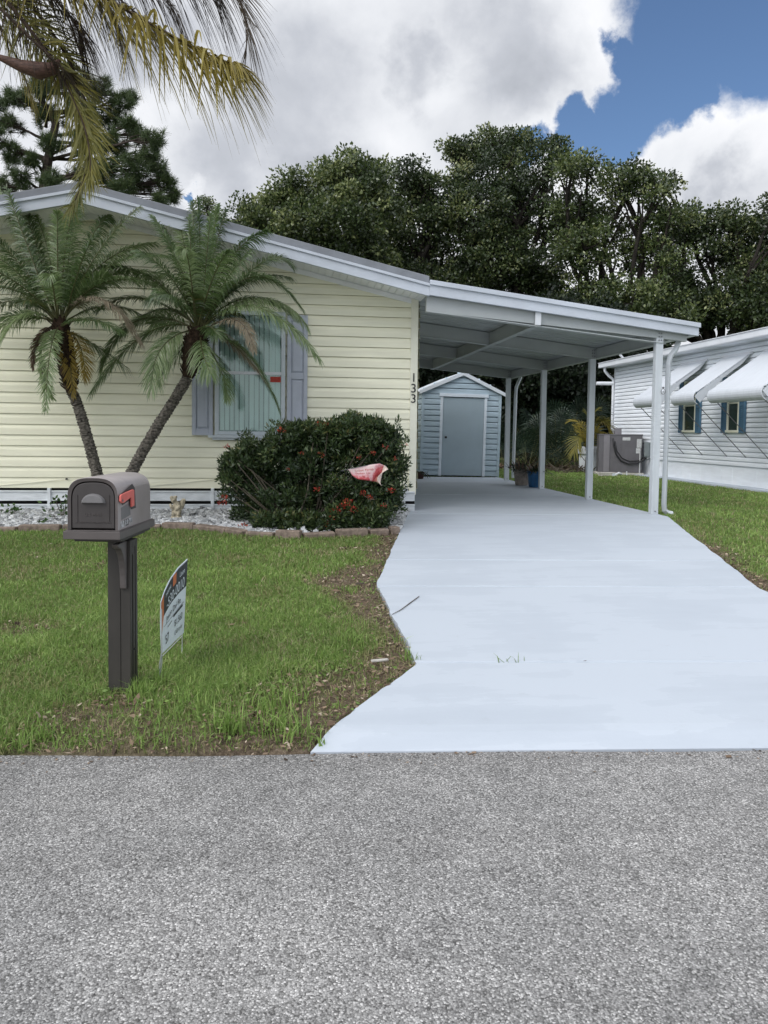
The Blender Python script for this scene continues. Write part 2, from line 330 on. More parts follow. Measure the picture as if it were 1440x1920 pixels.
# ================================================================== WORLD + SUN + CAMERA
SUN_EL, SUN_AZ = math.radians(44), math.radians(234)     # azimuth clockwise from +y
sd = Vector((math.sin(SUN_AZ)*math.cos(SUN_EL), math.cos(SUN_AZ)*math.cos(SUN_EL), math.sin(SUN_EL)))
def world():
    w = bpy.data.worlds.new('World'); SC.world = w; w.use_nodes = True; nt = w.node_tree; L = nt.links.new
    bg = nt.nodes['Background']; bg.inputs[1].default_value = .1
    sky = N(nt, 'ShaderNodeTexSky', sky_type='NISHITA'); sky.sun_disc = False; sky.sun_elevation = SUN_EL; sky.sun_rotation = SUN_AZ
    sky.air_density = 1.0; sky.dust_density = .6; sky.ozone_density = 2.0
    co = N(nt, 'ShaderNodeTexCoord').outputs['Generated']
    def warp(scale, amp, detail):
        n = N(nt, 'ShaderNodeTexNoise'); n.inputs['Scale'].default_value = scale; n.inputs['Detail'].default_value = detail; n.inputs['Roughness'].default_value = .6
        L(co, n.inputs['Vector'])
        s = N(nt, 'ShaderNodeVectorMath', operation='SUBTRACT'); L(n.outputs['Color'], s.inputs[0]); s.inputs[1].default_value = (.5, .5, .5)
        k = N(nt, 'ShaderNodeVectorMath', operation='SCALE'); L(s.outputs[0], k.inputs[0]); k.inputs['Scale'].default_value = amp
        a = N(nt, 'ShaderNodeVectorMath', operation='ADD'); L(k.outputs[0], a.inputs[0]); L(co, a.inputs[1]); return a.outputs[0]
    wp = warp(7, .16, 9)
    def blobs(lst, vec):
        out = None
        for px, py, r in lst:
            c = ray(px, py).normalized(); k = ray(px, py).length
            d = N(nt, 'ShaderNodeVectorMath', operation='DISTANCE'); L(vec, d.inputs[0]); d.inputs[1].default_value = c
            m = N(nt, 'ShaderNodeMath', operation='MULTIPLY_ADD'); L(d.outputs['Value'], m.inputs[0]); m.inputs[1].default_value = -1/(r/F/k); m.inputs[2].default_value = 1
            if out is None: out = m.outputs[0]
            else:
                x = N(nt, 'ShaderNodeMath', operation='SMOOTH_MAX'); x.inputs[2].default_value = .1; L(out, x.inputs[0]); L(m.outputs[0], x.inputs[1]); out = x.outputs[0]
        return out
    blue = blobs([(1290, 50, 150), (1440, 40, 170), (1560, 60, 150), (1210, 165, 85), (1150, 235, 72), (1060, 268, 55), (975, 280, 36), (1300, 165, 75), (1420, 140, 60), (1180, 95, 60), (342, 346, 16), (410, 382, 12)], wp)
    # general broken cover elsewhere in the sky
    gn = N(nt, 'ShaderNodeTexNoise'); gn.inputs['Scale'].default_value = 2.1; gn.inputs['Detail'].default_value = 8; gn.inputs['Roughness'].default_value = .55; L(co, gn.inputs['Vector'])
    sep = N(nt, 'ShaderNodeSeparateXYZ'); L(co, sep.inputs[0])
    front = N(nt, 'ShaderNodeMapRange'); L(sep.outputs['Y'], front.inputs[0]); front.inputs[1].default_value = .25; front.inputs[2].default_value = .55
    hole = N(nt, 'ShaderNodeMapRange'); L(gn.outputs['Fac'], hole.inputs[0]); hole.inputs[1].default_value = .52; hole.inputs[2].default_value = .60
    inv = N(nt, 'ShaderNodeMath', operation='SUBTRACT'); inv.inputs[0].default_value = 1; L(front.outputs[0], inv.inputs[1])
    gh = N(nt, 'ShaderNodeMath', operation='MULTIPLY'); L(hole.outputs[0], gh.inputs[0]); L(inv.outputs[0], gh.inputs[1])
    bm = N(nt, 'ShaderNodeMapRange', interpolation_type='SMOOTHSTEP'); L(blue, bm.inputs[0]); bm.inputs[1].default_value = -.10; bm.inputs[2].default_value = .24
    mask = N(nt, 'ShaderNodeMath', operation='MAXIMUM'); L(bm.outputs[0], mask.inputs[0]); L(gh.outputs[0], mask.inputs[1])
    # cloud shading
    dk = blobs([(560, 210, 190), (470, 320, 120), (960, 70, 150), (660, 330, 110), (300, 110, 120), (1340, 350, 60), (790, 150, 80)], warp(4, .25, 7))
    dm = N(nt, 'ShaderNodeMapRange', interpolation_type='SMOOTHSTEP'); L(dk, dm.inputs[0]); dm.inputs[1].default_value = -.25; dm.inputs[2].default_value = .75
    n2 = N(nt, 'ShaderNodeTexNoise'); n2.inputs['Scale'].default_value = 6.5; n2.inputs['Detail'].default_value = 9; n2.inputs['Roughness'].default_value = .52; n2.inputs['Distortion'].default_value = .3; L(co, n2.inputs['Vector'])
    nm = N(nt, 'ShaderNodeMapRange'); L(n2.outputs['Fac'], nm.inputs[0]); nm.inputs[1].default_value = .3; nm.inputs[2].default_value = .7; nm.inputs[3].default_value = -.16; nm.inputs[4].default_value = .16
    br = N(nt, 'ShaderNodeMath', operation='MULTIPLY_ADD'); L(dm.outputs[0], br.inputs[0]); br.inputs[1].default_value = -.30; br.inputs[2].default_value = .85
    ed = N(nt, 'ShaderNodeMapRange'); L(blue, ed.inputs[0]); ed.inputs[1].default_value = -.9; ed.inputs[2].default_value = .05; ed.inputs[3].default_value = 0; ed.inputs[4].default_value = .14
    s1 = N(nt, 'ShaderNodeMath', operation='ADD'); L(br.outputs[0], s1.inputs[0]); L(nm.outputs[0], s1.inputs[1])
    s2 = N(nt, 'ShaderNodeMath', operation='ADD'); L(s1.outputs[0], s2.inputs[0]); L(ed.outputs[0], s2.inputs[1])
    cc = ramp(nt, s2.outputs[0], [(0, (.25, .27, .31)), (.35, (.36, .385, .43)), (.6, (.55, .575, .63)), (.85, (.80, .82, .86)), (1, (.93, .94, .97))])
    # cloud glow added round the veiled sun, well outside the picture, to brighten the scene
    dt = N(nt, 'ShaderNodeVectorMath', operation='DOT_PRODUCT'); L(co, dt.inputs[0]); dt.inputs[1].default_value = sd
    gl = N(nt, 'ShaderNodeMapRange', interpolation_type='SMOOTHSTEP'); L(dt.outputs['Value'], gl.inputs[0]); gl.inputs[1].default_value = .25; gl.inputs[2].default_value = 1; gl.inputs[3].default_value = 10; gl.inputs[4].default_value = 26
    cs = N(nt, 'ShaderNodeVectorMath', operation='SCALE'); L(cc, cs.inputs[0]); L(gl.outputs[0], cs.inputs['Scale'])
    skm = N(nt, 'ShaderNodeMix', data_type='RGBA', blend_type='MULTIPLY'); skm.inputs[0].default_value = 1; L(sky.outputs[0], skm.inputs[6]); skm.inputs[7].default_value = (.90, 1.0, 1.12, 1)
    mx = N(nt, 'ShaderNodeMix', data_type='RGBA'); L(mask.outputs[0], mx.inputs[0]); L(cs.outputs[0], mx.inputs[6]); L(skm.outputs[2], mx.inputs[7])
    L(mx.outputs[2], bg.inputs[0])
world()
ld = bpy.data.lights.new('sun', 'SUN'); ld.energy = 1.5; ld.angle = math.radians(34); ld.color = (1, .96, .90)
lo = bpy.data.objects.new('sun', ld); COL.objects.link(lo); lo.rotation_euler = sd.to_track_quat('Z', 'Y').to_euler(); lo.location = (0, 0, 20)
cam = bpy.data.cameras.new('camera'); co = bpy.data.objects.new('camera', cam); COL.objects.link(co); SC.camera = co
cam.sensor_fit = 'HORIZONTAL'; cam.sensor_width = 36; cam.lens = 36; cam.clip_end = 3000; cam.clip_start = .05
cam.shift_y = -(960-CY)/1440
mw = Matrix((CR, CU, -FW)).transposed().to_4x4(); mw.translation = CP; co.matrix_world = mw
SC.view_settings.view_transform = 'Standard'; SC.view_settings.look = 'None'; SC.view_settings.exposure = .1; SC.view_settings.gamma = 1
# ================================================================== GROUND
ZR = -.33
LEFT = [at_g(580, 1410, .025), at_g(782, 1245, .025), at_g(705, 1093, .025), at_g(772, 955, .025)]
RIGHT = [at_g(2000, 1404, .025), at_g(1700, 1225, .025), at_g(1425, 1103, .025), at_g(1250, 968, .025)]
XH = 1.72; YW = 10.07; YF = 9.45                           # house corner, wall plane, front edge of roof
Lst = [(rs(p.x, p.y), rt(p.x, p.y)) for p in LEFT]; Rst = [(rs(p.x, p.y), rt(p.x, p.y)) for p in RIGHT]
Lst[0] = (Lst[0][0], 0); Rst[0] = (Rst[0][0], 0)
Lst += [(rs(XH, YW), rt(XH, YW)), (rs(XH, 17.85), rt(XH, 17.85))]
Rst += [(rs(4.98, 17.85), rt(4.98, 17.85))]
def edge(st, t):
    return float(np.interp(t, [b for a, b in st], [a for a, b in st]))
TEND = min(Lst[-1][1], Rst[-1][1])
DRIVE = [from_st(*q) for q in Lst] + [from_st(*q) for q in Rst[::-1]]
LPTS = [from_st(*q) for q in Lst]; RPTS = [from_st(*q) for q in Rst]
BEDPX = [(-500, 985), (-200, 990), (0, 993), (130, 992), (260, 988), (340, 987), (400, 991), (470, 1001), (560, 1006), (640, 1002), (700, 999), (748, 996)]
BED = [at_g(*p, .03) for p in BEDPX]; BEDXY = [(p.x, p.y) for p in BED]
BEDPOLY = BEDXY + [(1.7, YW+.3), (-9, YW+.3)]
def dirt(x, y):
    x = np.asarray(x, float); y = np.asarray(y, float); t = RN.x*x+RN.y*y-RC; s = RD.x*x+RD.y*y
    n = fbm(x*2.2, y*2.2); n2 = fbm(x*5+9, y*5+3)
    left = x < np.interp(t, [b for a, b in Lst], [from_st(a, b)[0] for a, b in Lst])+.3
    dl = segdist(x, y, LPTS[:5]); dr = segdist(x, y, RPTS[1:4])
    wid = np.interp(t, [0, .5, 1.1, 1.6, 2.3, 3.0, 3.6, 4.4], [.55, .6, .4, .22, .32, .46, .16, .26])
    d = np.where(left, sstep(wid+.14, wid-.12, dl+(n-.5)*.5), 0)*sstep(6.5, 5.2, t)
    strip = sstep(.55, .15, t+(n-.5)*1.5)*np.where(left, 1, 0)*sstep(-5.5, -3.2, s+3.0*n)
    m = at_g(60, 1180); spot = sstep(.28, .12, np.hypot(x-m.x, y-m.y)+(n-.5)*.2)*.7
    m2 = at_g(285, 1215); d = np.maximum(d, spot)
    m3 = at_g(218, 1322); d = np.maximum(d, sstep(.17, .06, np.hypot(x-m3.x, y-m3.y)+(n-.5)*.08)*1.15)
    rr = sstep(.30, .08, dr+(n-.5)*.45)*sstep(.9, 2.0, t)*sstep(5.2, 4.4, t)*np.where(left, 0, 1)
    edgeline = sstep(.10, .03, t)
    sp2 = sstep(.66, .74, n2)*.55
    return np.clip(np.maximum.reduce([d, strip*.85, rr, edgeline*.45, sp2]), 0, 1)
def ground():
    xs = np.concatenate([[-800, -300, -120, -60, -30, -16], np.arange(-9.5, 12.01, .075), [15, 20, 28, 45, 80, 200, 500, 800]])
    ys = np.concatenate([[-400, -100, -30, -10, -2], np.arange(1.6, 21.01, .075), [23, 26, 30, 36, 45, 60, 100, 200, 400, 900]])
    X, Y = np.meshgrid(xs, ys); t = RN.x*X+RN.y*Y-RC
    Z = -.331+.031*np.clip(t/.14, 0, 1)+.28*np.clip(t/6.3, 0, 1)
    Z = np.where(t < .0, -.37, Z); Z += np.where(t > .05, (fbm(X*1.6, Y*1.6)-.5)*.035+(fbm(X*7, Y*7)-.5)*.02, 0)*np.where(Y < 24, 1, 0)
    P = np.stack([X, Y, Z], -1)
    inside = inpoly(X, Y, DRIVE); Z[inside] -= .09; P[..., 2] = Z
    ny, nx = X.shape; idx = np.arange(nx*ny).reshape(ny, nx)
    Fc = np.stack([idx[:-1, :-1], idx[:-1, 1:], idx[1:, 1:], idx[1:, :-1]], -1).reshape(-1, 4)
    me = bpy.data.meshes.new('ground'); n = nx*ny
    me.vertices.add(n); me.vertices.foreach_set('co', P.reshape(-1).astype(np.float32))
    me.loops.add(len(Fc)*4); me.loops.foreach_set('vertex_index', Fc.reshape(-1).astype(np.int32))
    me.polygons.add(len(Fc)); me.polygons.foreach_set('loop_start', np.arange(0, len(Fc)*4, 4, dtype=np.int32)); me.update(calc_edges=True)
    me.polygons.foreach_set('use_smooth', [True]*len(Fc))
    a = me.attributes.new('dirt', 'FLOAT', 'POINT'); a.data.foreach_set('value', dirt(X, Y).reshape(-1).astype(np.float32))
    me.materials.append(MT['ground']); tag(link('lawn', me), kind='structure')
ground()
m = MB()
rows = [-9, -6, -4, -2.5, -1.5, -.8, -.3, -.05]
def roadpt(s, t): x, y = from_st(s, t); return (x, y, ZR)
ss = list(np.arange(-7, 9, .12))
ev = [0.012*math.sin(s*3.1)+.02*(float(fbm(s*2.2, 1.3))-.5)+.012*(float(fbm(s*9, 4.4))-.5) for s in ss]
for i in range(len(ss)-1):
    m.quad(roadpt(ss[i], -1.0), roadpt(ss[i+1], -1.0), roadpt(ss[i+1], ev[i+1]-.005), roadpt(ss[i], ev[i]-.005))
m.quad(roadpt(-400, -7), roadpt(400, -7), roadpt(400, -1), roadpt(-400, -1))
m.quad(roadpt(-400, -1), roadpt(ss[0], -1), roadpt(ss[0], 0), roadpt(-400, 0)); m.quad(roadpt(ss[-1], -1), roadpt(400, -1), roadpt(400, 0), roadpt(ss[-1], 0))
tag(m.build('road', 'asphalt'), kind='structure')
# driveway slab with joints
def driveway():
    jl = [1.02]; jt = [rt(*at_g(900, 1241, .025).xy), rt(*at_g(900, 1099, .025).xy), rt(*at_g(1000, 1050, .025).xy), 6.55, 9.6, 12.6]
    ts = list(np.linspace(0, 7, 120))+list(np.linspace(7.2, TEND, 30)) + [q[1] for q in Lst[1:-1]] + [q[1] for q in Rst[1:-1]]
    prof = {}
    for t in ts:
        if all(abs(t-j) > .02 for j in jt): prof[round(t, 4)] = 0
    for j in jt:
        for o, z in ((-.016, 0), (-.006, -.014), (.006, -.014), (.016, 0)): prof[round(j+o, 4)] = z
    T = sorted(prof); m = MB(); nx = 14; rowsv = []
    for t in T:
        a, b = edge(Lst, t), edge(Rst, t); r = []
        wob = lambda q: (float(fbm(t*3.1+q, q))-.5)*.03+(float(fbm(t*14+q, q+3))-.5)*.014
        if t < 7: a += wob(1.0); b += wob(5.0)
        for i in range(nx+1):
            s = a+(b-a)*i/nx; x, y = from_st(s, t); r.append((x, y, G(x, y)+.025-.018*max(0, 1-max(t, 0)/.5)**1.3+prof[t]))
        rowsv.append(r)
    vs = [p for r in rowsv for p in r]; w = nx+1
    m.add(vs, [(i*w+k, i*w+k+1, (i+1)*w+k+1, (i+1)*w+k) for i in range(len(T)-1) for k in range(nx)])
    for i in range(len(T)-1):
        for k in (0, nx):
            p, q = rowsv[i][k], rowsv[i+1][k]; m.quad(p, q, (q[0], q[1], q[2]-.12), (p[0], p[1], p[2]-.12))
    for k in range(nx):
        p, q = rowsv[0][k], rowsv[0][k+1]; m.quad(p, q, (q[0], q[1], q[2]-.12), (p[0], p[1], p[2]-.12))
    tag(m.build('driveway', 'drive'), kind='structure')
driveway()
# ================================================================== LAP SIDING HELPER
def lap(m, p0, p1, out, z0, z1, h, d1=.023, lip=.003, top=None, split=.62, gap=.0045):
    """courses between p0,p1 (xy), outward normal out; top(u)->z clips the upper edge at each end"""
    d0 = d1; p0, p1, out = Vector((*p0, 0)), Vector((*p1, 0)), Vector((*out, 0)); z = z0
    while z < z1-1e-4:
        zt = min(z+h, z1); a, b = p0, p1
        if top:
            r = top(z)
            if r is None: break
            a, b = p0.lerp(p1, r[0]), p0.lerp(p1, r[1])
        zs = z+(zt-z)*split; d1 = d0*random.uniform(.82, 1.16)
        def V(p, o, zz): return p+out*o+Vector((0, 0, zz))
        zb = z+gap
        m.quad(V(a, d1, zb), V(b, d1, zb), V(b, d1*.92, zs), V(a, d1*.92, zs))
        m.quad(V(a, d1*.92, zs), V(b, d1*.92, zs), V(b, lip, zt), V(a, lip, zt))
        m.quad(V(a, -.03, zb), V(b, -.03, zb), V(b, d1, zb), V(a, d1, zb)); m.quad(V(a, -.03, z), V(b, -.03, z), V(b, -.03, zb), V(a, -.03, zb))
        m.quad(V(a, -.03, zt), V(b, -.03, zt), V(b, lip, zt), V(a, lip, zt)); z = zt
    return m
# ================================================================== HOUSE
XP = -2.40; XL = 2*XP-XH; XJ = 1.75; SL = .225
def fz(x): return 3.665-SL*abs(x-XP)                       # underside of the gable fascia
def house():
    t = thing('manufactured_home', 'cream vinyl sided home', 'house', ((XL+XH)/2, 14, -.02))
    t['label'] = 'cream vinyl sided single storey home with gable roof and slate blue shutters'
    m = MB()
    def clip(z):
        hw = (3.665+.06-z)/SL
        if hw <= 0: return None
        a, b = max(XL, XP-hw), min(XH-.1, XP+hw); w = XH-.1-XL; return ((a-XL)/w, (b-XL)/w)
    lap(m, (XL, YW), (XH-.1, YW), (0, -1), .29, 3.75, .1325, top=clip)
    lap(m, (XH, YW), (XH, 24), (1, 0), .29, 2.75, .1325)
    m.quad((XL, YW, .29), (XL, 24, .29), (XL, 24, 2.75), (XL, YW, 2.75)); m.quad((XL, 24, .29), (XH, 24, .29), (XH, 24, 2.75), (XL, 24, 2.75))
    m.build('wall', 'siding', t)
    m = MB(); m.box(XH-.1, XH-.003, YW-.03, YW+.06, .215, 2.83); m.build('corner_trim', 'trim', t, bevel=.004)
    # roof: two slabs with the grey metal over-roof set just back from the fascia
    for s in (-1, 1):
        xe = XJ if s > 0 else 2*XP-XJ; m = MB()
        a, b = Vector((XP, 0, 3.665+.15)), Vector((xe, 0, fz(xe)+.15)); up = Vector((0, 0, .098))
        m.prism([a+Vector((0, YF+.02, 0)), b+Vector((0, YF+.02, 0)), b+up+Vector((0, YF+.02, 0)), a+up+Vector((0, YF+.02, 0))], (0, 0, 0), (0, 15, 0))
        m.build('roof', 'roofgrey', t, bevel=.006)
        m = MB(); f = lambda x, y, z: (x, y, fz(x)+z)
        P = [f(XP, YF, 0), f(xe, YF, 0), f(xe, YF, .145), f(XP, YF, .145)]; m.prism(P, (0, 0, 0), (0, .045, 0))
        P = [f(XP, YF-.022, .118), f(xe, YF-.022, .118), f(xe, YF-.022, .152), f(XP, YF-.022, .152)]; m.prism(P, (0, 0, 0), (0, .02, 0))
        m.build('fascia', 'fascia', t, bevel=.003)
        m = MB(); n = 46; y0, y1 = YF+.045, YW+.02
        for i in range(n):                                   # ribbed soffit strips
            xa = XP+(xe-XP)*i/n; xb = XP+(xe-XP)*(i+.94)/n
            m.prism([(xa, y0, fz(xa)+.035), (xb, y0, fz(xb)+.035), (xb, y0, fz(xb)+.05), (xa, y0, fz(xa)+.05)], (0, 0, 0), (0, y1-y0, 0))
        P = [(XP, y0, fz(XP)+.052), (xe, y0, fz(xe)+.052), (xe, y0, fz(xe)+.06), (XP, y0, fz(XP)+.06)]; m.prism(P, (0, 0, 0), (0, y1-y0, 0))
        m.build('soffit', 'soffit2', t)
        m = MB(); xr = XH-.1 if s > 0 else XL
        P = [(XP, YW-.034, fz(XP)-.03), (xr, YW-.034, fz(xr)-.03), (xr, YW-.034, fz(xr)+.034), (XP, YW-.034, fz(XP)+.034)]; m.prism(P, (0, 0, 0), (0, .03, 0))
        m.build('frieze_board', 'soffit2', t, bevel=.003)
    # skirting
    m = MB(); m.box(XL, XH-.01, YW+.02, YW+.05, -.2, .3); m.build('crawl_space', 'black', t)
    for z0, z1 in ((.135, .262), (-.028, .092), (-.2, -.06)):
        m = MB(); m.box(XL, XH-.02, YW-.045, YW-.02, z0, z1); m.box(XL, XH-.02, YW-.058, YW-.018, z1-.018, z1+.001); m.box(XL, XH-.02, YW-.054, YW-.02, z0-.001, z0+.012)
        m.build('skirting_panel', 'skirt', t, bevel=.004)
    for x in (-5.6, -2.93, -.93, 1.55):
        m = MB(); m.box(x-.02, x+.02, YW-.068, YW-.01, -.1, .295)
        m.build('skirting_clip', 'skirt', t, bevel=.004)
    # window, set proud of the siding
    YV = YW-.024
    wx0, wx1, wz0, wz1 = -.90, -.015, .985, 2.56
    fr = MB(); y0, y1 = YV-.065, YV-.01
    for a in ((wx0, wx0+.05, wz0, wz1), (wx1-.05, wx1, wz0, wz1), (wx0+.05, wx1-.05, wz1-.05, wz1), (wx0+.05, wx1-.05, wz0, wz0+.045)): fr.box(a[0], a[1], y0, y1, a[2], a[3])
    w = fr.build('window', 'glassframe', t, bevel=.004)
    m = MB(); m.box(wx0+.05, wx1-.05, y0+.008, y1, 1.755, 1.795); m.build('meeting_rail', 'white', w, bevel=.004)
    m = MB(); m.box(wx0+.05, wx1-.05, YV-.050, YV-.046, wz0+.045, wz1-.05); m.build('pane', 'glass', w)
    m = MB(); m.box(wx0+.05, wx1-.05, YV-.012, YV-.008, wz0+.045, wz1-.05); m.build('dark_room', 'inside', w)
    m = MB(); k = 0
    for x in np.arange(wx0+.06, wx1-.20, .062):
        a = .2+.55*random.random(); k += 1
        c = Vector((x+.03, YV-.024, 0)); d = Vector((math.cos(a)*.028, math.sin(a)*.022, 0))
        m.prism([c-d+Vector((0, 0, wz0+.06)), c+d+Vector((0, 0, wz0+.06)), c+d+Vector((0, 0, wz1-.06)), c-d+Vector((0, 0, wz1-.06))], (0, 0, 0), (0, .0012, 0))
    for x in (wx1-.19, wx1-.125):
        m.box(x, x+.062, YV-.020, YV-.0185, wz0+.06, wz1-.06)
    m.build('vertical_blind', 'blind', w)
    m = MB(); m.box(-.205, -.07, YV-.0545, YV-.051, 1.665, 1.735); m.build('red_sticker', 'red', w)
    m = MB(); m.box(-.98, .03, YV-.10, YV-.012, .945, .982); m.box(-.93, -.02, YV-.075, YV-.012, .918, .944); m.build('window_sill', 'glassframe', t, bevel=.004)
    for x0, x1 in ((-1.185, -.925), (.01, .27)):
        m = MB(); ya, yb = YV-.05, YV-.012; z0, z1 = .975, 2.53
        m.box(x0, x0+.05, ya, yb, z0, z1); m.box(x1-.05, x1, ya, yb, z0, z1)
        for a, b in ((z0, z0+.085), (1.71, 1.79), (z1-.075, z1)): m.box(x0+.05, x1-.05, ya+.001, yb, a, b)
        s = m.build('shutter', 'shutter', t, bevel=.004)
        for a, b in ((z0+.085, 1.71), (1.79, z1-.075)):
            m = MB(); xa, xb = x0+.05, x1-.05; i = .028
            yo, yi = YV-.028, YV-.044
            m.add([(xa, yo, a), (xb, yo, a), (xb, yo, b), (xa, yo, b), (xa+i, yi, a+i), (xb-i, yi, a+i), (xb-i, yi, b-i), (xa+i, yi, b-i)],
                  [(0, 1, 5, 4), (1, 2, 6, 5), (2, 3, 7, 6), (3, 0, 4, 7), (4, 5, 6, 7)])
            m.build('raised_panel', 'shutter', s)
    for ch, z in (('1', 1.76), ('3', 1.62), ('3', 1.485)):
        text_part('house_number', ch, .165, (XH-.055, YW-.034, z), (1, 0, 0), (0, 0, 1), 'digit', t, .004)
    # loose cable sagging along the lowest course, with its clip
    m = MB(); c0 = [at_Y(px, py, YW-.03) for px, py in ((-120, 917), (0, 910), (60, 905), (124, 898), (150, 898), (180, 903), (260, 913), (340, 906), (420, 897))]
    m.tube(c0, .005, 6); m.build('cable', 'trim', t)
    m = MB(); p = at_Y(125, 898, YW-.03); m.tube([p-Vector((0, .02, 0)), p+Vector((0, .02, 0))], .011, 8); m.build('cable_clip', 'digit', t)
    m = MB(); p = [at_Y(x, y, YW-.04) for x, y in ((757, 905), (763, 912), (764, 922), (766, 928), (772, 929))]; m.tube(p, .006, 6); m.build('cable', 'white', t)
house()
# ================================================================== CARPORT
def carport():
    t = thing('carport', 'white aluminium carport with four posts over the pale driveway', 'carport', (4.82, 12.5, 0))
    zf = lambda x: 2.744-.1136*(x-1.748)                   # underside of fascia / ceiling
    zb = lambda x: 2.570-.0995*(x-1.63)                    # underside of beams
    xa, xe, yr = XJ, 5.29, 16.75
    m = MB()
    P = [(xa, YF+.03, zf(xa)+.03), (xe, YF+.03, zf(xe)+.03), (xe, YF+.03, zf(xe)+.145), (xa, YF+.03, zf(xa)+.16)]
    m.prism(P, (0, 0, 0), (0, yr-YF, 0))
    for y in np.arange(YF+.35, yr, .305):                    # pan seams on the underside
        P = [(xa, y, zf(xa)+.024), (xe, y, zf(xe)+.024), (xe, y, zf(xe)+.031), (xa, y, zf(xa)+.031)]; m.prism(P, (0, 0, 0), (0, .012, 0))
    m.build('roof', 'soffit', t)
    m = MB(); h0, h1 = .183, .165
    m.prism([(xa, YF-.004, zf(xa)), (5.305, YF-.004, zf(5.305)), (5.305, YF-.004, zf(5.305)+h1-.055), (xa, YF-.004, zf(xa)+h0-.055)], (0, 0, 0), (0, .045, 0))
    m.prism([(xa+.003, YF-.030, zf(xa)+h0-.058), (5.318, YF-.030, zf(5.318)+h1-.058), (5.318, YF-.030, zf(5.318)+h1), (xa+.003, YF-.030, zf(xa)+h0)], (0, 0, 0), (0, .07, 0))
    m.build('fascia', 'fascia', t, bevel=.004)
    m = MB(); z = zf(5.29)
    m.box(5.285, 5.302, YF+.042, yr, z+.002, z+.15); m.box(5.20, 5.284, YF+.042, yr, z+.002, z+.012); m.build('gutter', 'white', t, bevel=.004)
    ys = [9.575, 11.765, 14.067, 16.40]
    for i, y in enumerate(ys):
        m = MB(); P = [(xa-.02, y-.04, zb(xa)), (4.9, y-.04, zb(4.9)), (4.9, y-.04, zf(4.9)+.022), (xa-.02, y-.04, zf(xa)+.022)]
        if i == 0: P = [(xa-.02, y-.04, zb(xa)), (5.19, y-.04, zb(5.19)+.06), (5.19, y-.04, zf(5.19)+.022), (xa-.02, y-.04, zf(xa)+.022)]
        m.prism(P, (0, 0, 0), (0, .075, 0))
        P = [(xa-.02, y-.055, zb(xa)-.008), (4.86, y-.055, zb(4.86)-.008), (4.86, y-.055, zb(4.86)+.004), (xa-.02, y-.055, zb(xa)+.004)]; m.prism(P, (0, 0, 0), (0, .105, 0))
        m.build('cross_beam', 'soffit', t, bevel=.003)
    m = MB(); x0, x1 = 3.125, 3.195
    m.box(x0, x1, 9.5, 16.5, zb(3.16)-.012, zf(3.16)+.02); m.box(x0-.022, x0, 9.64, 16.5, zb(3.16)-.012, zb(3.16)-.002)
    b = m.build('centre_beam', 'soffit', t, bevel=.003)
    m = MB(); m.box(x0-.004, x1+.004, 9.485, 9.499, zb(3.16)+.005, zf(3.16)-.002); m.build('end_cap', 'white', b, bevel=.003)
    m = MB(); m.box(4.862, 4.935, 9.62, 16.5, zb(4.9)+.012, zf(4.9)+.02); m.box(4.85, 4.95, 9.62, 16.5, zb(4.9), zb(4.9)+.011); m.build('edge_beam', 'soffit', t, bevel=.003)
    for i, y in enumerate(ys):
        m = MB(); y0 = y-.043; x = 4.82; w = .046; g = G(x, y)+.024
        zt = zb(x)-.009 if i else zb(x)+.06
        m.box(x-w, x+w, y0+.004, y0+.088, g, zt)
        for a in (-.034, .034): m.box(x+a-.0125, x+a+.0125, y0, y0+.0035, g+.002, zt-.002)
        for a in (.022, .066): m.box(x-w-.0035, x-w-.0002, y0+a-.012, y0+a+.012, g+.002, zt-.002)
        p = m.build('post', 'post', t, bevel=.003)
        for c, r in [(Vector((x+a, y0-.016, zb(x)+.03+.045*k)), .0065) for k in range(3) for a in (-.017, .017)]+[(Vector((x, y0-.016, g+.045)), .008)]:
            MB().tube([c, c+Vector((0, .02, 0))], r, 6).build('bolt', 'rod', p)
        if i == 0:
            m = MB(); c = at_Y(1243, 727, y0-.004); m.tube([c, c+Vector((0, -.02, 0))], .012, 8)
            m.tube([c+Vector((.03*math.cos(a), -.012, -.05+.03*math.sin(a)*1.2)) for a in np.linspace(0, 2*PI, 12)], .004, 5); m.build('rope_hook', 'rod', p)
    def spout(y, px):
        m = MB(); m.tube([at_Y(a, b, y) for a, b in px], .040, 4); m.build('downspout', 'post', t, bevel=.006)
    spout(9.66, [(1274, 628), (1273, 640), (1267, 655), (1257, 668), (1253, 682), (1251, 760), (1248, 860), (1245, 945), (1246, 957), (1252, 962), (1261, 964)])
    spout(16.43, [(977, 703), (976, 708), (972, 717), (968, 726), (967, 740), (964, 830), (962, 890), (962, 896)])
carport()
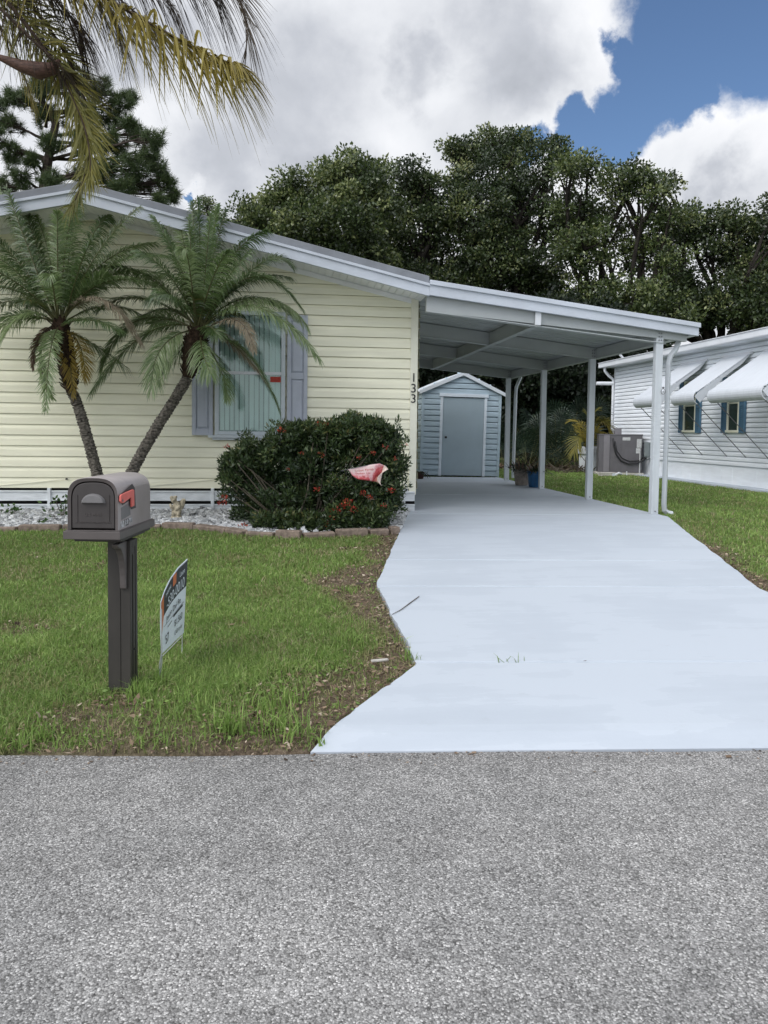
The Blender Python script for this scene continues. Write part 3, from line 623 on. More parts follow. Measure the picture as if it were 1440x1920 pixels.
# ================================================================== SHED
def shed():
    Y = 17.85; x0, x1, xp, ze, zp = 3.15, 5.03, 4.10, 1.965, 2.40
    t = thing('shed', 'small blue grey metal shed with closed door behind the carport', 'shed', (xp, Y, 0))
    m = MB()
    lap(m, (x0+.05, Y), (3.58, Y), (0, -1), .02, 1.95, .1285, .028, .004, split=.8, gap=.017); lap(m, (4.69, Y), (x1-.05, Y), (0, -1), .02, 1.95, .1285, .028, .004, split=.8, gap=.017)
    def clip(z):
        if z < ze: a, b = x0, x1
        else:
            k = (zp-z)/(zp-ze)
            if k <= 0: return None
            a, b = xp-(xp-x0)*k, xp+(x1-xp)*k
        return ((a-x0)/(x1-x0), (b-x0)/(x1-x0))
    lap(m, (x0, Y), (x1, Y), (0, -1), 1.95, 2.5, .1285, .028, .004, top=clip, split=.8, gap=.017)
    lap(m, (x0, Y+2.6), (x0, Y), (-1, 0), .02, 1.95, .1285, .028, .004, split=.8, gap=.017)
    m.quad((x1, Y, 0), (x1, Y+2.6, 0), (x1, Y+2.6, 1.97), (x1, Y, 1.97)); m.quad((x0, Y+2.6, 0), (x1, Y+2.6, 0), (x1, Y+2.6, 1.97), (x0, Y+2.6, 1.97))
    m.build('wall', 'shedwall', t)
    for x in (x0-.022, x1-.048): m = MB(); m.box(x, x+.07, Y-.03, Y+.04, .0, 1.96); m.build('corner_trim', 'shedwall', t, bevel=.004)
    m = MB()
    for s in (-1, 1):
        xe = x0-.09 if s < 0 else x1+.10; k = (zp-ze)/(xp-x0); zz = zp+.05-k*abs(xe-xp)
        m.prism([(xp, Y-.07, zp+.05), (xe, Y-.07, zz), (xe, Y-.07, zz+.03), (xp, Y-.07, zp+.08)], (0, 0, 0), (0, 2.8, 0))
        m.prism([(xp, Y-.085, zp-.005), (xe, Y-.085, zz-.05), (xe, Y-.085, zz+.035), (xp, Y-.085, zp+.085)], (0, 0, 0), (0, .014, 0))
    m.build('roof', 'shedroof', t)
    m = MB()
    for x in (3.575, 4.635): m.box(x, x+.065, Y-.045, Y+.02, .015, 1.885)
    m.box(3.55, 4.73, Y-.06, Y+.02, 1.888, 1.965); m.build('door_frame', 'shedtrim', t, bevel=.004)
    m = MB(); m.box(3.645, 4.63, Y-.03, Y+.0, .03, 1.875); m.box(3.65, 4.625, Y-.036, Y-.0302, .03, .07); d = m.build('door', 'sheddoor', t, bevel=.004)
    m = MB(); c = Vector((3.72, Y-.03, .93)); m.tube([c, c-Vector((0, .03, 0)), c-Vector((0, .032, 0)), c-Vector((0, .06, 0)), c-Vector((0, .066, 0))], [.012, .012, .028, .028, .012], 12)
    m.build('knob', 'digit', d, smooth=True)
    t.rotation_euler.y = .016
shed()
# ================================================================== NEIGHBOUR
def neighbour():
    X = 9.3; ya, yb = 3.0, 20.95
    t = thing('neighbour_house', 'white sided house with blue shutters and three aluminium awnings', 'house', (12, 12, -.02))
    m = MB(); lap(m, (X, yb), (X, ya), (-1, 0), .42, 2.98, .100, .024, .002, gap=.012)
    m.quad((X, yb, -.1), (15, yb, -.1), (15, yb, 3.0), (X, yb, 3.0)); m.quad((X, ya, -.1), (15, ya, -.1), (15, ya, 3.0), (X, ya, 3.0)); m.build('wall', 'nwall', t)
    m = MB(); m.box(X+.012, X+.04, ya, yb-.005, -.1, .419)
    for y in np.arange(ya+.3, yb, .42): m.box(X+.008, X+.0118, y, y+.012, -.1, .40)
    m.build('skirting_panel', 'nwall', t)
    m = MB(); m.box(X-.03, X+.03, yb-.02, yb+.05, .0, 2.95); m.build('corner_trim', 'white', t, bevel=.004)
    m = MB(); m.prism([(X-.28, yb+.3, 2.98), (12.2, yb+.3, 3.55), (15.2, yb+.3, 2.98), (15.2, yb+.3, 3.05), (12.2, yb+.3, 3.64), (X-.28, yb+.3, 3.06)], (0, 0, 0), (0, -(yb-ya+.6), 0)); m.build('roof', 'roofgrey', t)
    m = MB(); m.box(X-.27, X+.05, ya-.2, yb+.25, 2.955, 2.972); m.build('soffit', 'nwall', t)
    m = MB(); m.box(X-.40, X-.272, ya-.3, yb+.3, 2.945, 2.955); m.box(X-.405, X-.395, ya-.3, yb+.3, 2.956, 3.075); m.box(X-.425, X-.395, ya-.3, yb+.3, 3.076, 3.092); m.box(X-.39, X-.272, yb+.285, yb+.3, 2.956, 3.07)
    m.box(X-.30, X-.272, ya-.3, yb+.28, 2.957, 3.07); m.build('gutter', 'white', t, bevel=.003)
    m = MB(); m.tube([(X-.32, yb+.05, 2.95), (X-.31, yb+.05, 2.85), (X-.2, yb+.04, 2.72), (X-.07, yb+.03, 2.62), (X-.06, yb+.03, 2.5), (X-.06, yb+.03, .1)], .042, 4); m.build('downspout', 'white', t, bevel=.005)
    m = MB(); a = at_D(1118, 719, 21.3); b = at_D(1150, 719, 21.3); m.tube([a, b], .05, 8); m.build('vent_pipe', 'white', t)
    m = MB(); m.tube([at_D(1170, 674, 22.5), at_D(1160, 662, 22.5)], .035, 8); m.build('vent_pipe', 'white', t)
    # windows
    for y0, y1 in ((16.28, 17.22), (14.58, 15.42), (12.75, 13.58)):
        XV = X-.026; fr = MB(); a, b = y0+.2, y1-.2; z0, z1 = 1.17, 2.3
        fr.box(XV-.045, XV+.03, a, a+.05, z0, z1); fr.box(XV-.045, XV+.03, b-.05, b, z0, z1); fr.box(XV-.045, XV+.03, a+.05, b-.05, z1-.05, z1); fr.box(XV-.06, XV+.03, a-.02, b+.02, z0-.05, z0); fr.box(XV-.04, XV+.03, a+.05, b-.05, 1.72, 1.75)
        w = fr.build('window', 'trim', t, bevel=.004)
        m = MB(); m.box(XV-.022, XV-.016, a+.05, b-.05, z0+.002, z1-.052); m.build('pane', 'darkglass', w)
        for s0, s1 in ((y0, a-.01), (b+.01, y1)):
            m = MB(); m.box(XV-.05, XV-.005, s0, s0+.03, z0-.06, z1); m.box(XV-.05, XV-.005, s1-.03, s1, z0-.06, z1); m.box(XV-.025, XV-.005, s0+.031, s1-.031, z0-.05, z1)
            for k in range(3): m.box(XV-.046, XV-.026, s0+.031, s1-.031, z0-.06+k*.56, z0-.06+k*.56+.05)
            for z in np.arange(z0, z1-.03, .045): m.box(XV-.036, XV-.0255, s0+.032, s1-.032, z, z+.03)
            m.build('shutter', 'nblue', t)
    # awnings: sloped pan with a rolled lip, wedge sides and two braces
    for y0, y1 in ((16.15, 17.2), (14.5, 15.42), (12.28, 14.0)):
        px, zt, zl = 1.30, 2.72, 1.93
        prof = [(X-.02, zt), (X-px+.16, zl)]
        for k in range(1, 9):
            a = math.radians(120+k*16); prof.append((X-px+.16+.14*math.cos(a)+.06, zl-.115+.14*math.sin(a)))
        m = MB(); n = len(prof); vs = [(x, y, z) for x, z in prof for y in (y0, y1)]
        m.add(vs, [(2*i, 2*i+1, 2*i+3, 2*i+2) for i in range(n-1)])
        L = Vector((prof[1][0]-prof[0][0], 0, prof[1][1]-prof[0][1])); nn = Vector((L.z, 0, -L.x)).normalized()
        if nn.z < 0: nn = -nn
        k = int((y1-y0)/.115)
        for i in range(1, k):                                   # standing ribs of the pans
            y = y0+(y1-y0)*i/k; a = Vector((prof[0][0], y, prof[0][1])); b = Vector((prof[1][0], y, prof[1][1])); m.obox((a+b)/2+nn*.006, L.normalized(), Vector((0, 1, 0)), nn, L.length, .012, .012)
        aw = m.build('awning', 'awning', t); md = aw.modifiers.new('thick', 'SOLIDIFY'); md.thickness = .012; md.offset = -1
        for y in (y0+.006, y1-.018):
            m = MB(); m.prism([(X-.02, y, zt-.005), (X-px+.17, y, zl-.012), (X-px+.10, y, zl-.10), (X-px+.22, y, zl-.22), (X-.62, y, zt-.52), (X-.2, y, zt-.21)], (0, 0, 0), (0, .010, 0)); m.build('wing', 'awning', aw)
        m = MB(); m.box(X-.06, X-.002, y0-.05, y1+.05, zt-.02, zt+.03); m.build('mounting_rail', 'white', aw)
        for y in (y0+.12, y1-.12): m = MB(); m.tube([(X-px+.14, y, zl-.17), (X-.02, y-.06, .62)], .009, 6); m.build('brace', 'rod', aw)
    tag(MB().box(8.92, 9.31, 3, 20.6, -.1, .03).build('footpath', 'drive'), kind='structure')
neighbour()
# ================================================================== AIR CONDITIONER + STEP
def aircon():
    x0, x1, y0, y1, z0, z1 = 8.03, 9.13, 18.95, 19.45, .07, 1.06
    t = thing('air_conditioner', 'grey packaged air conditioner on a slab beside the white neighbouring house', 'air conditioner', (8.58, 18.95, 0))
    fx = lambda px: x0+(px-1132)/80*(x1-x0); fz_ = lambda py: z0+(887-py)/75*(z1-z0)
    m = MB(); m.box(x0+.02, x1, y0, y1, z0, z1-.03); m.box(x0+.005, x1+.012, y0-.012, y1+.01, z1-.03, z1); m.build('cabinet', 'ac', t, bevel=.006)
    m = MB(); m.box(fx(1142), fx(1153), y0-.022, y0-.001, z0+.01, z1-.035); m.build('access_panel', 'ac2', t, bevel=.006)
    m = MB(); m.box(fx(1154), fx(1173), y0-.006, y0-.001, .45, z1-.035); m.box(fx(1174.5), x1-.01, y0-.006, y0-.001, z0+.01, z1-.035); m.build('front_panel', 'ac', t, bevel=.003)
    m = MB(); m.box(fx(1176), fx(1190), y0-.010, y0-.0065, fz_(824), fz_(818)); m.build('rating_plate', 'label', t)
    for p in ((1202, 1210.5, 838, 821), (1201, 1209, 849, 839)): MB().box(fx(p[0]), fx(p[1]), y0-.010, y0-.0065, fz_(p[2]), fz_(p[3])).build('warning_label', 'label', t)
    for off, r, pts in ((.05, .020, ((1158, 820), (1160, 835), (1165, 852), (1174, 864), (1188, 870), (1203, 868), (1214, 862), (1224, 853))), (.03, .012, ((1162, 826), (1166, 845), (1176, 859), (1190, 865), (1206, 863), (1218, 856)))):
        m = MB(); m.tube([(fx(px), y0-off, fz_(py)) for px, py in pts], r, 8); m.build('conduit', 'cable', t, smooth=True)
    m = MB(); m.tube([(fx(1208), y0-.03, z0-.02), (fx(1208), y0-.03, fz_(842))], .016, 6); m.build('drain_pipe', 'label', t)
    m = MB(); m.box(fx(1163), fx(1175), y0+.1, y0+.3, z1+.001, z1+.15); m.build('vent_stack', 'ac2', t, bevel=.004)
    m = MB(); m.box(x0-.05, x1+.05, y0-.06, y1+.05, -.03, .065); m.build('pad', 'concrete', t, bevel=.01)
    t.rotation_euler.z = math.radians(-16)
    b = thing('switch_box', 'grey electrical switch box fixed to white siding beside the air conditioner', 'electrical box', (9.22, 18.6, .7))
    m = MB(); m.box(9.12, 9.27, 18.45, 18.66, .47, .86); m.build('box_body', 'acbox', b, bevel=.012); m = MB(); m.box(9.105, 9.119, 18.435, 18.675, .50, .87); m.build('lid', 'acbox', b, bevel=.004)
    c = thing('concrete_block', 'pale concrete block lying on the grass before the air conditioner', 'block', (8.05, 18.6, 0))
    m = MB(); p = at_g(1127, 893); q = at_g(1150, 895); d = Vector((1, 0, 0)); m.obox((p+q)/2+Vector((0, .0, .05)), d, Vector((0, 1, 0)), Vector((0, 0, 1)), .40, .19, .13)
    m.build('block_body', 'concrete', c, bevel=.008); m = MB(); cc = (p+q)/2+Vector((.14, -.10, .05)); m.obox(cc, d, Vector((0, 1, 0)), Vector((0, 0, 1)), .1, .006, .08); m.build('block_end', 'signwhite', c)
    s = thing('utility_step', 'low white step box left of the grey air conditioner', 'step', (8.45, 20.3, 0))
    m = MB(); m.box(8.17, 8.95, 20.1, 20.7, -.05, .50); m.build('base', 'nwall', s, bevel=.006); m = MB(); m.box(8.12, 8.99, 20.05, 20.75, .501, .70); m.build('top', 'white', s, bevel=.01)
    p = thing('drain_elbow', 'short white drain pipe elbow poking from the grass by the air conditioner', 'pipe', at_g(1160, 892))
    m = MB(); m.tube([at_D(1155, 893, 19.2), at_D(1156, 889, 19.2), at_D(1160, 887, 19.2), at_D(1166, 889, 19.2)], .03, 8); m.build('elbow', 'white', p, smooth=True)
    m = MB(); m.tube([at_D(1175, 891, 19.2), at_D(1175, 884, 19.2)], .018, 8); m.build('upright', 'white', p)
aircon()
# ================================================================== MAILBOX
HV = Vector((_s, _c, 0)); CPX = Vector((0, 0, 0))
def L3(lat, D, z): return Wv*lat + HV*D + Vector((0, 0, z))
def at_lat(px, py, lat):
    d = ray(px, py); return CP + d*(lat/d.dot(Wv))
def mailbox():
    la, lb, d0, d1, zb, zt = -1.487, -1.247, 3.60, 4.10, .565, .818
    t = thing('mailbox', 'taupe plastic mailbox with raised coral flag on a brown post in the lawn', 'mailbox', L3(-1.30, 3.82, -.28))
    lc = (la+lb)/2; hw = (lb-la)/2
    def arch(hw, z0, z1, n=26, e=2.9, r=.105):
        P = [(lc-hw, z0)]
        for k in range(n+1):
            a = PI-PI*k/n; c, s_ = math.cos(a), math.sin(a)
            P.append((lc+hw*math.copysign(abs(c)**(2/e), c), z1-r+r*abs(s_)**(2/e)))
        return P+[(lc+hw, z0)]
    A = arch(hw, zb, zt); n = len(A); m = MB()
    B = arch(hw-.016, zb+.006, zt-.018, r=.096)
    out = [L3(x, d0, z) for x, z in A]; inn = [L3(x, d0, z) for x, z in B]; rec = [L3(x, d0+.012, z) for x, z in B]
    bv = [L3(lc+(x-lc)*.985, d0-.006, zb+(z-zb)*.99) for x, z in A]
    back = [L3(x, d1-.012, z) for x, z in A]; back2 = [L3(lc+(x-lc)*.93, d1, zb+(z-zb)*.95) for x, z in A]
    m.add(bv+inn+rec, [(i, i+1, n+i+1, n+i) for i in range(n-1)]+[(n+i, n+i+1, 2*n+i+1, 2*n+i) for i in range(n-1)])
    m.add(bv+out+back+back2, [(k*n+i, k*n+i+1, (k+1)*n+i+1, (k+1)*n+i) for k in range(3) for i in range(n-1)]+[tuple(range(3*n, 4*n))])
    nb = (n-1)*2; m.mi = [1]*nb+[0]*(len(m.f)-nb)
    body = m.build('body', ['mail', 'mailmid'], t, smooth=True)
    body.modifiers.new('n', 'EDGE_SPLIT').split_angle = math.radians(38)
    m = MB(); C2 = arch(hw-.020, zb+.012, zt-.024, r=.092); P = [L3(x, d0+.002, z) for x, z in C2]; m.prism(P, (0, 0, 0), HV*.009)
    C3 = arch(hw-.05, zb+.03, zt-.13, r=.01)
    dr = m.build('door', 'maildark', t, bevel=.003)
    m = MB()
    for a, z0, z1 in ((.045, .605, .735), (.195, .605, .735)): m.obox(L3(la+a, d0+.001, (z0+z1)/2), Wv, HV, Vector((0, 0, 1)), .004, .004, z1-z0)
    m.build('raised_border', 'maildark', dr)
    m = MB(); hc = []                                           # half-moon handle
    for k in range(15):
        a = PI*k/14; hc.append(L3(lc+.002+.058*math.cos(a), d0-.001, .696+.046*math.sin(a)))
    hi = [L3(lc+.002+(.058*.84)*math.cos(PI*k/14), d0-.016, .699+.036*math.sin(PI*k/14)) for k in range(15)]
    m.add(hc+hi, [(k, k+1, 15+k+1, 15+k) for k in range(14)]+[tuple(range(15, 30)), (0, 14, 29, 15)]); m.build('handle', 'handle', dr, bevel=.002)
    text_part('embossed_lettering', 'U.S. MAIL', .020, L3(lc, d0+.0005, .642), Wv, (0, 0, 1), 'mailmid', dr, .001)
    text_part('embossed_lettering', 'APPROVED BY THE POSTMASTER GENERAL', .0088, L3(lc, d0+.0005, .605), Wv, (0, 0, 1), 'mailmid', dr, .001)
    # tray
    m = MB(); Z = Vector((0, 0, 1))
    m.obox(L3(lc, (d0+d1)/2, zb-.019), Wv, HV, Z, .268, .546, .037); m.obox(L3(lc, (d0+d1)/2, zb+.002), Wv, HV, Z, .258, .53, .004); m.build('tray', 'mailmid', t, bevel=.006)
    m = MB(); m.obox(L3(lc+.005, (d0+d1)/2+.02, zb-.047), Wv, HV, Z, .225, .46, .018); m.obox(L3(lc+.02, (d0+d1)/2+.04, zb-.062), Wv, HV, Z, .16, .36, .011)
    m.build('under_tray', 'maildark', t, bevel=.004)
    # post with grooved sleeve
    pa, pb, p0, p1 = -1.362, -1.250, 3.77, 3.882; zt2 = zb-.069
    m = MB(); m.obox(L3((pa+pb)/2, (p0+p1)/2, (zt2-.34)/2), Wv, HV, Z, pb-pa-.008, p1-p0-.008, zt2+.34)
    for a, b in ((pa, pa+.062), (pa+.066, pb)): m.obox(L3((a+b)/2, p0+.0025, (zt2-.34)/2), Wv, HV, Z, b-a, .0045, zt2+.338)
    for a, b in ((p0+.005, p0+.028), (p1-.028, p1)): m.obox(L3(pb-.0025, (a+b)/2, (zt2-.34)/2), Wv, HV, Z, .0045, b-a, zt2+.338)
    m.obox(L3(pb-.0025, (p0+p1)/2, zt2-.02), Wv, HV, Z, .0044, .052, .035); m.obox(L3(pb-.0015, (p0+p1)/2, (zt2-.34)/2-.03), Wv, HV, Z, .0042, .026, zt2+.25)
    po = m.build('post', 'mailpost', t, bevel=.003)
    m = MB(); c = L3(pb+.001, (p0+p1)/2-.002, -.06); m.tube([c, c+Wv*.004], .006, 8); m.build('screw', 'digit', po)
    # curved bracket below the overhanging front
    P = []
    for k in range(9):
        a = PI/2*k/8; P.append((p0-.002-.13*(1-math.sin(a)), zt2-.20*(1-math.cos(a))-.0))
    P = [(p0-.135, zt2), (p0-.001, zt2), (p0-.001, zt2-.24), (p0-.020, zt2-.235)]+[(p0-.022-.098*(1-math.cos(PI/2*k/7)), zt2-.215+.195*math.sin(PI/2*k/7)) for k in range(8)]
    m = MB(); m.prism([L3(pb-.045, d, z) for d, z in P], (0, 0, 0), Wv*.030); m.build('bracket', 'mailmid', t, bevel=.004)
    # flag and its recess, stickers
    lat = lb+.002
    m = MB(); m.prism([at_lat(x, y, lat) for x, y in ((222, 931), (248, 907), (253, 915), (255, 952), (246, 955), (243, 938), (230, 947))], (0, 0, 0), -Wv*.0015); m.build('flag_recess', 'maildark', t)
    m = MB(); m.prism([at_lat(x, y, lat+.012) for x, y in ((227, 930), (229, 927), (250, 917.5), (252, 919), (252.5, 948), (247.5, 950.5), (246.5, 932), (233, 943), (229, 943.5), (227, 940))], (0, 0, 0), -Wv*.009); f = m.build('flag', 'flag', t, bevel=.002)
    m = MB(); c = at_lat(230, 938.5, lat+.0125); m.tube([c, c+Wv*.003], .006, 10); m.build('rivet', 'handle', f)
    m = MB(); m.prism([at_lat(x, y, lat-.0005) for x, y in ((226, 979), (236, 974), (247, 968.5), (248, 978), (240, 982), (226.5, 991))], (0, 0, 0), -Wv*.001); m.build('peeling_label', 'sticker', t)
    text_part('peeling_label_text', '133', .048, at_lat(237, 980, lat), HV, (0, 0, 1), 'maildark', t, .0004)
    m = MB(); m.prism([at_lat(x, y, lat-.0008) for x, y in ((227, 952), (243, 943), (245, 965), (228, 975))], (0, 0, 0), -Wv*.001); m.build('faded_patch', 'handle', t)
mailbox()
# ================================================================== YARD SIGN (bowed panel)
def warped(name, fn, u0, v0, pts2d, faces, mat, parent, off=.0): pass
def yardsign():
    bl, br = (303, 1226), (344, 1186)
    top = [(301.5, 1128), (308, 1108), (319, 1085), (334, 1064), (351, 1048)]
    def S(u, v):
        tx = np.interp(u, [0, .18, .42, .70, 1], [p[0] for p in top]); ty = np.interp(u, [0, .18, .42, .70, 1], [p[1] for p in top])
        bx = bl[0]+(br[0]-bl[0])*u; by = bl[1]+(br[1]-bl[1])*u
        bow = -3.0*math.sin(PI*v)*(1-u)
        return at_D(bx+(tx-bx)*v+bow*.5, by+(ty-by)*v, 3.95+.41*u+.0*v)
    t = thing('yard_sign', 'small bowed white and black yard sign on wires in the lawn', 'yard sign', at_g(298, 1272))
    n = 20; bandf = lambda u: np.interp(u, [0, .12, .4, 1], [.47, .60, .62, .635])
    m = MB(); vs = [S(i/n, j/n) for j in range(n+1) for i in range(n+1)]
    m.add(vs, [(j*(n+1)+i, j*(n+1)+i+1, (j+1)*(n+1)+i+1, (j+1)*(n+1)+i) for j in range(n) for i in range(n)])
    pn = m.build('panel', 'signwhite', t); md = pn.modifiers.new('th', 'SOLIDIFY'); md.thickness = .004; md.offset = 0
    nrm = (S(1, .3)-S(0, .3)).cross(S(.5, .8)-S(.5, .2)).normalized()
    if nrm.dot(-HV) < 0: nrm = -nrm
    def sheet(name, poly, mat, off, parent):
        m = MB(); k = 14
        (ua, ub), lo, hi = poly
        g = []
        for j in range(5):
            for i in range(k+1):
                u = ua+(ub-ua)*i/k; a, b = lo(u), hi(u); g.append(S(u, a+(b-a)*j/4)+nrm*off)
        m.add(g, [(j*(k+1)+i, j*(k+1)+i+1, (j+1)*(k+1)+i+1, (j+1)*(k+1)+i) for j in range(4) for i in range(k)]); return m.build(name, mat, parent)
    sheet('black_band', ((.14, 1), lambda u: bandf(u), lambda u: .985), 'signblack', .0032, pn)
    sheet('orange_band', ((.0, .139), lambda u: np.interp(u, [0, .139], [.2, .62]), lambda u: .985), 'orange', .0032, pn)
    sheet('orange_band', ((.50, .62), lambda u: .83, lambda u: .985), 'orange', .0042, pn)
    def wr(name, txt, size, u, v, slant, mat, su=1.0, off=.0052):
        cu = bpy.data.curves.new('t', 'FONT'); cu.body = txt; cu.size = size; cu.align_x = 'CENTER'; cu.align_y = 'CENTER'
        ob = bpy.data.objects.new('t', cu); COL.objects.link(ob); bpy.context.view_layer.update()
        me = bpy.data.meshes.new_from_object(ob.evaluated_get(bpy.context.evaluated_depsgraph_get())); bpy.data.objects.remove(ob)
        for q in me.vertices:
            uu = u+q.co.x*su; q.co = S(uu, v+q.co.y+slant*(uu-u))+nrm*off
        me.materials.clear(); me.materials.append(MT[mat]); me.name = name; link(name, me, pn)
    wr('phone_number', '-530-0010', .20, .58, .715, .03, 'signwhite', .80)
    wr('heading', 'Leon', .11, .82, .885, .03, 'signwhite', .8); wr('heading', 'Home', .11, .32, .895, .03, 'signwhite', .8)
    wr('handwriting', 'Jason Del Re', .115, .52, .50, .05, 'signblack', .95)
    wr('handwriting', '$1,560', .13, .72, .27, .05, 'signblack', .9); wr('handwriting', 'CASH price', .085, .72, .13, .05, 'signblack', .8); wr('handwriting', '57', .20, .24, .17, .05, 'signblack', .8)
    def bar(u0, v0, u1, v1, w):
        m = MB(); a, b, c, d = S(u0, v0), S(u1, v1), S(u1, v1+w), S(u0, v0+w); m.quad(*[p+nrm*.005 for p in (a, b, c, d)]); m.build('pen_line', 'signblack', pn)
    bar(.12, .425, .92, .445, .008); bar(.52, .375, .88, .40, .03); bar(.28, .33, .46, .345, .01); bar(.445, .02, .45, .30, .012)
    w = MB(); a = S(.01, .95); g = at_g(297, 1274)
    w.tube([S(.0, .86)+nrm*.004, S(0, .4)+nrm*.006, S(0, .02), at_D(299.5, 1245, 3.95), g-Vector((0, 0, .05))], .0036, 6)
    w.tube([S(.035, .1)-nrm*.004, at_D(303.5, 1238, 3.97), at_D(301, 1262, 3.97), g+Vector((.012, .01, -.05))], .0036, 6)
    w.tube([S(.97, .05)-nrm*.004, at_D(341.5, 1215, 4.36), at_g(340, 1247)-Vector((0, 0, .05))], .0028, 6)
    w.tube([at_D(300.5, 1234, 3.955), at_D(342, 1192, 4.36)], .0028, 6)
    w.build('wire_stake', 'wire', t)
yardsign()
# ================================================================== STATUE, FLAG, POTS, EDGING
def fuse(name, mb, mat, parent, vox, disp=.0, ns=30, smooth=True):
    o = mb.build(name, mat, parent); r = o.modifiers.new('r', 'REMESH'); r.mode = 'VOXEL'; r.voxel_size = vox; r.use_smooth_shade = smooth
    s = o.modifiers.new('s', 'SMOOTH'); s.iterations = 2
    if disp:
        tx = bpy.data.textures.new(name, 'CLOUDS'); tx.noise_scale = 1/ns; d = o.modifiers.new('d', 'DISPLACE'); d.texture = tx; d.strength = disp; d.mid_level = .5; d.texture_coords = 'LOCAL'
    return o
def ell(m, c, r, n=12, rot=None):
    c = Vector(c); vs = []; k = 8
    for j in range(k+1):
        for i in range(n):
            a, b = PI*j/k, 2*PI*i/n; p = Vector((r[0]*math.sin(a)*math.cos(b), r[1]*math.sin(a)*math.sin(b), r[2]*math.cos(a)))
            if rot: p = rot @ p
            vs.append(c+p)
    m.add(vs, [(j*n+i, j*n+(i+1) % n, (j+1)*n+(i+1) % n, (j+1)*n+i) for j in range(k) for i in range(n)])
def statue():
    b = at_g(331, 974, .02); t = thing('garden_statue', 'weathered tan stone cherub figurine on the white gravel', 'statue', b)
    m = MB(); R = lambda y: Matrix.Rotation(math.radians(y), 3, 'Y')
    m.lathe(b, [(.0, -.01), (.075, -.01), (.078, .02), (.062, .04), (0, .045)], 14)
    for c, r, a in (((0, 0, .09), (.058, .055, .07), 0), ((.004, -.005, .16), (.048, .045, .06), 0), ((-.03, -.02, .235), (.036, .038, .042), 0), ((-.052, -.03, .262), (.022, .03, .02), 20), ((-.008, -.02, .268), (.02, .03, .018), -20),
                    ((.055, .012, .17), (.036, .025, .085), 22), ((.075, .012, .215), (.026, .02, .04), 30), ((-.05, -.035, .15), (.02, .022, .05), -25), ((.02, -.045, .14), (.02, .022, .045), 40), ((-.03, -.04, .07), (.024, .035, .03), 0), ((.03, -.04, .07), (.024, .035, .03), 0)):
        ell(m, b+Vector(c), r, 12, R(a))
    fuse('figure', m, 'stone', t, .007, .012, 45)
statue()
def gflag():
    D = 8.05
    t = thing('garden_flag', 'small pink and red pennant fluttering before the flowering shrub', 'garden flag', at_g(640, 1002))
    P0 = [(653, 880), (672, 876), (697, 871), (712, 869), (722, 873), (728, 880)]; P1 = [(661, 892), (671, 898.5), (690, 901), (706, 903.5), (713, 907), (716, 911)]
    us = np.linspace(0, 1, 6)
    def S(u, v):
        a = Vector((np.interp(u, us, [p[0] for p in P0]), np.interp(u, us, [p[1] for p in P0]))); b = Vector((np.interp(u, us, [p[0] for p in P1]), np.interp(u, us, [p[1] for p in P1])))
        p = a.lerp(b, v)
        if u > .78: p.x -= 14*(u-.78)/.22*math.sin(PI*v)*1.0
        return at_D(p.x, p.y, D+.045*math.sin(u*9+v*2)*u-.06*max(0, u-.7)*math.sin(PI*v)*3)
    n = 24; m = MB(); vs = [S(i/n, j/10) for j in range(11) for i in range(n+1)]
    m.add(vs, [(j*(n+1)+i, j*(n+1)+i+1, (j+1)*(n+1)+i+1, (j+1)*(n+1)+i) for j in range(10) for i in range(n)])
    mt, nt, b = nodes_of('pennant_print'); co = N(nt, 'ShaderNodeTexCoord').outputs['Object']
    at = N(nt, 'ShaderNodeAttribute'); at.attribute_name = 'tint'; nz = noise(nt, 38, 3, .6, co)
    ad = N(nt, 'ShaderNodeMath', operation='MULTIPLY_ADD'); nt.links.new(nz, ad.inputs[0]); ad.inputs[1].default_value = .35; nt.links.new(at.outputs['Fac'], ad.inputs[2])
    nt.links.new(ramp(nt, ad.outputs[0], [(.16, (.64, .54, .50)), (.34, (.66, .40, .42)), (.46, (.52, .10, .11)), (.60, (.28, .02, .03)), (.72, (.60, .22, .18)), (.85, (.70, .50, .42)), (1, (.72, .58, .50))]), b.inputs['Base Color']); b.inputs['Roughness'].default_value = .8
    MT['pennant'] = mt
    o = m.build('cloth', 'pennant', t, smooth=True); me = o.data; a = me.attributes.new('tint', 'FLOAT', 'POINT')
    val = []
    for j in range(11):
        for i in range(n+1):
            u, v = i/n, j/10; x = .05+.30*v*v
            if u > .45: x = .45*min(1, (u-.45)/.12)*(.35+.65*v)+x*.5
            if u > .72: x = .62+.3*min(1, (u-.72)/.1)*(1-.5*v)
            val.append(x)
    a.data.foreach_set('value', val); o.modifiers.new('th', 'SOLIDIFY').thickness = .002
    for txt, sz, uu, v in (('Sweet Family', .135, .30, .30), ('Gather Us', .12, .27, .53), ('In', .12, .30, .75)):
        cu = bpy.data.curves.new('t', 'FONT'); cu.body = txt; cu.size = 1; cu.align_x = 'CENTER'; cu.align_y = 'CENTER'; ob = bpy.data.objects.new('t', cu); COL.objects.link(ob); bpy.context.view_layer.update()
        me = bpy.data.meshes.new_from_object(ob.evaluated_get(bpy.context.evaluated_depsgraph_get())); bpy.data.objects.remove(ob)
        for q in me.vertices: q.co = S(uu+q.co.x*.068, v-q.co.y*.17)-HV*.006
        me.materials.clear(); me.materials.append(MT['red']); link('printed_text', me, t)
    m = MB(); g = at_g(636, 1004); top = at_D(645, 884, 8.85); gp = at_D(645, 985, 8.85); gp.z = G(gp.x, gp.y); m.tube([gp-Vector((0, 0, .05)), top, at_D(640, 882.5, D+.05), at_D(642, 882, D), at_D(655, 879.5, D), at_D(700, 870.5, D)], .0026, 6); m.build('pole', 'rod', t)
gflag()
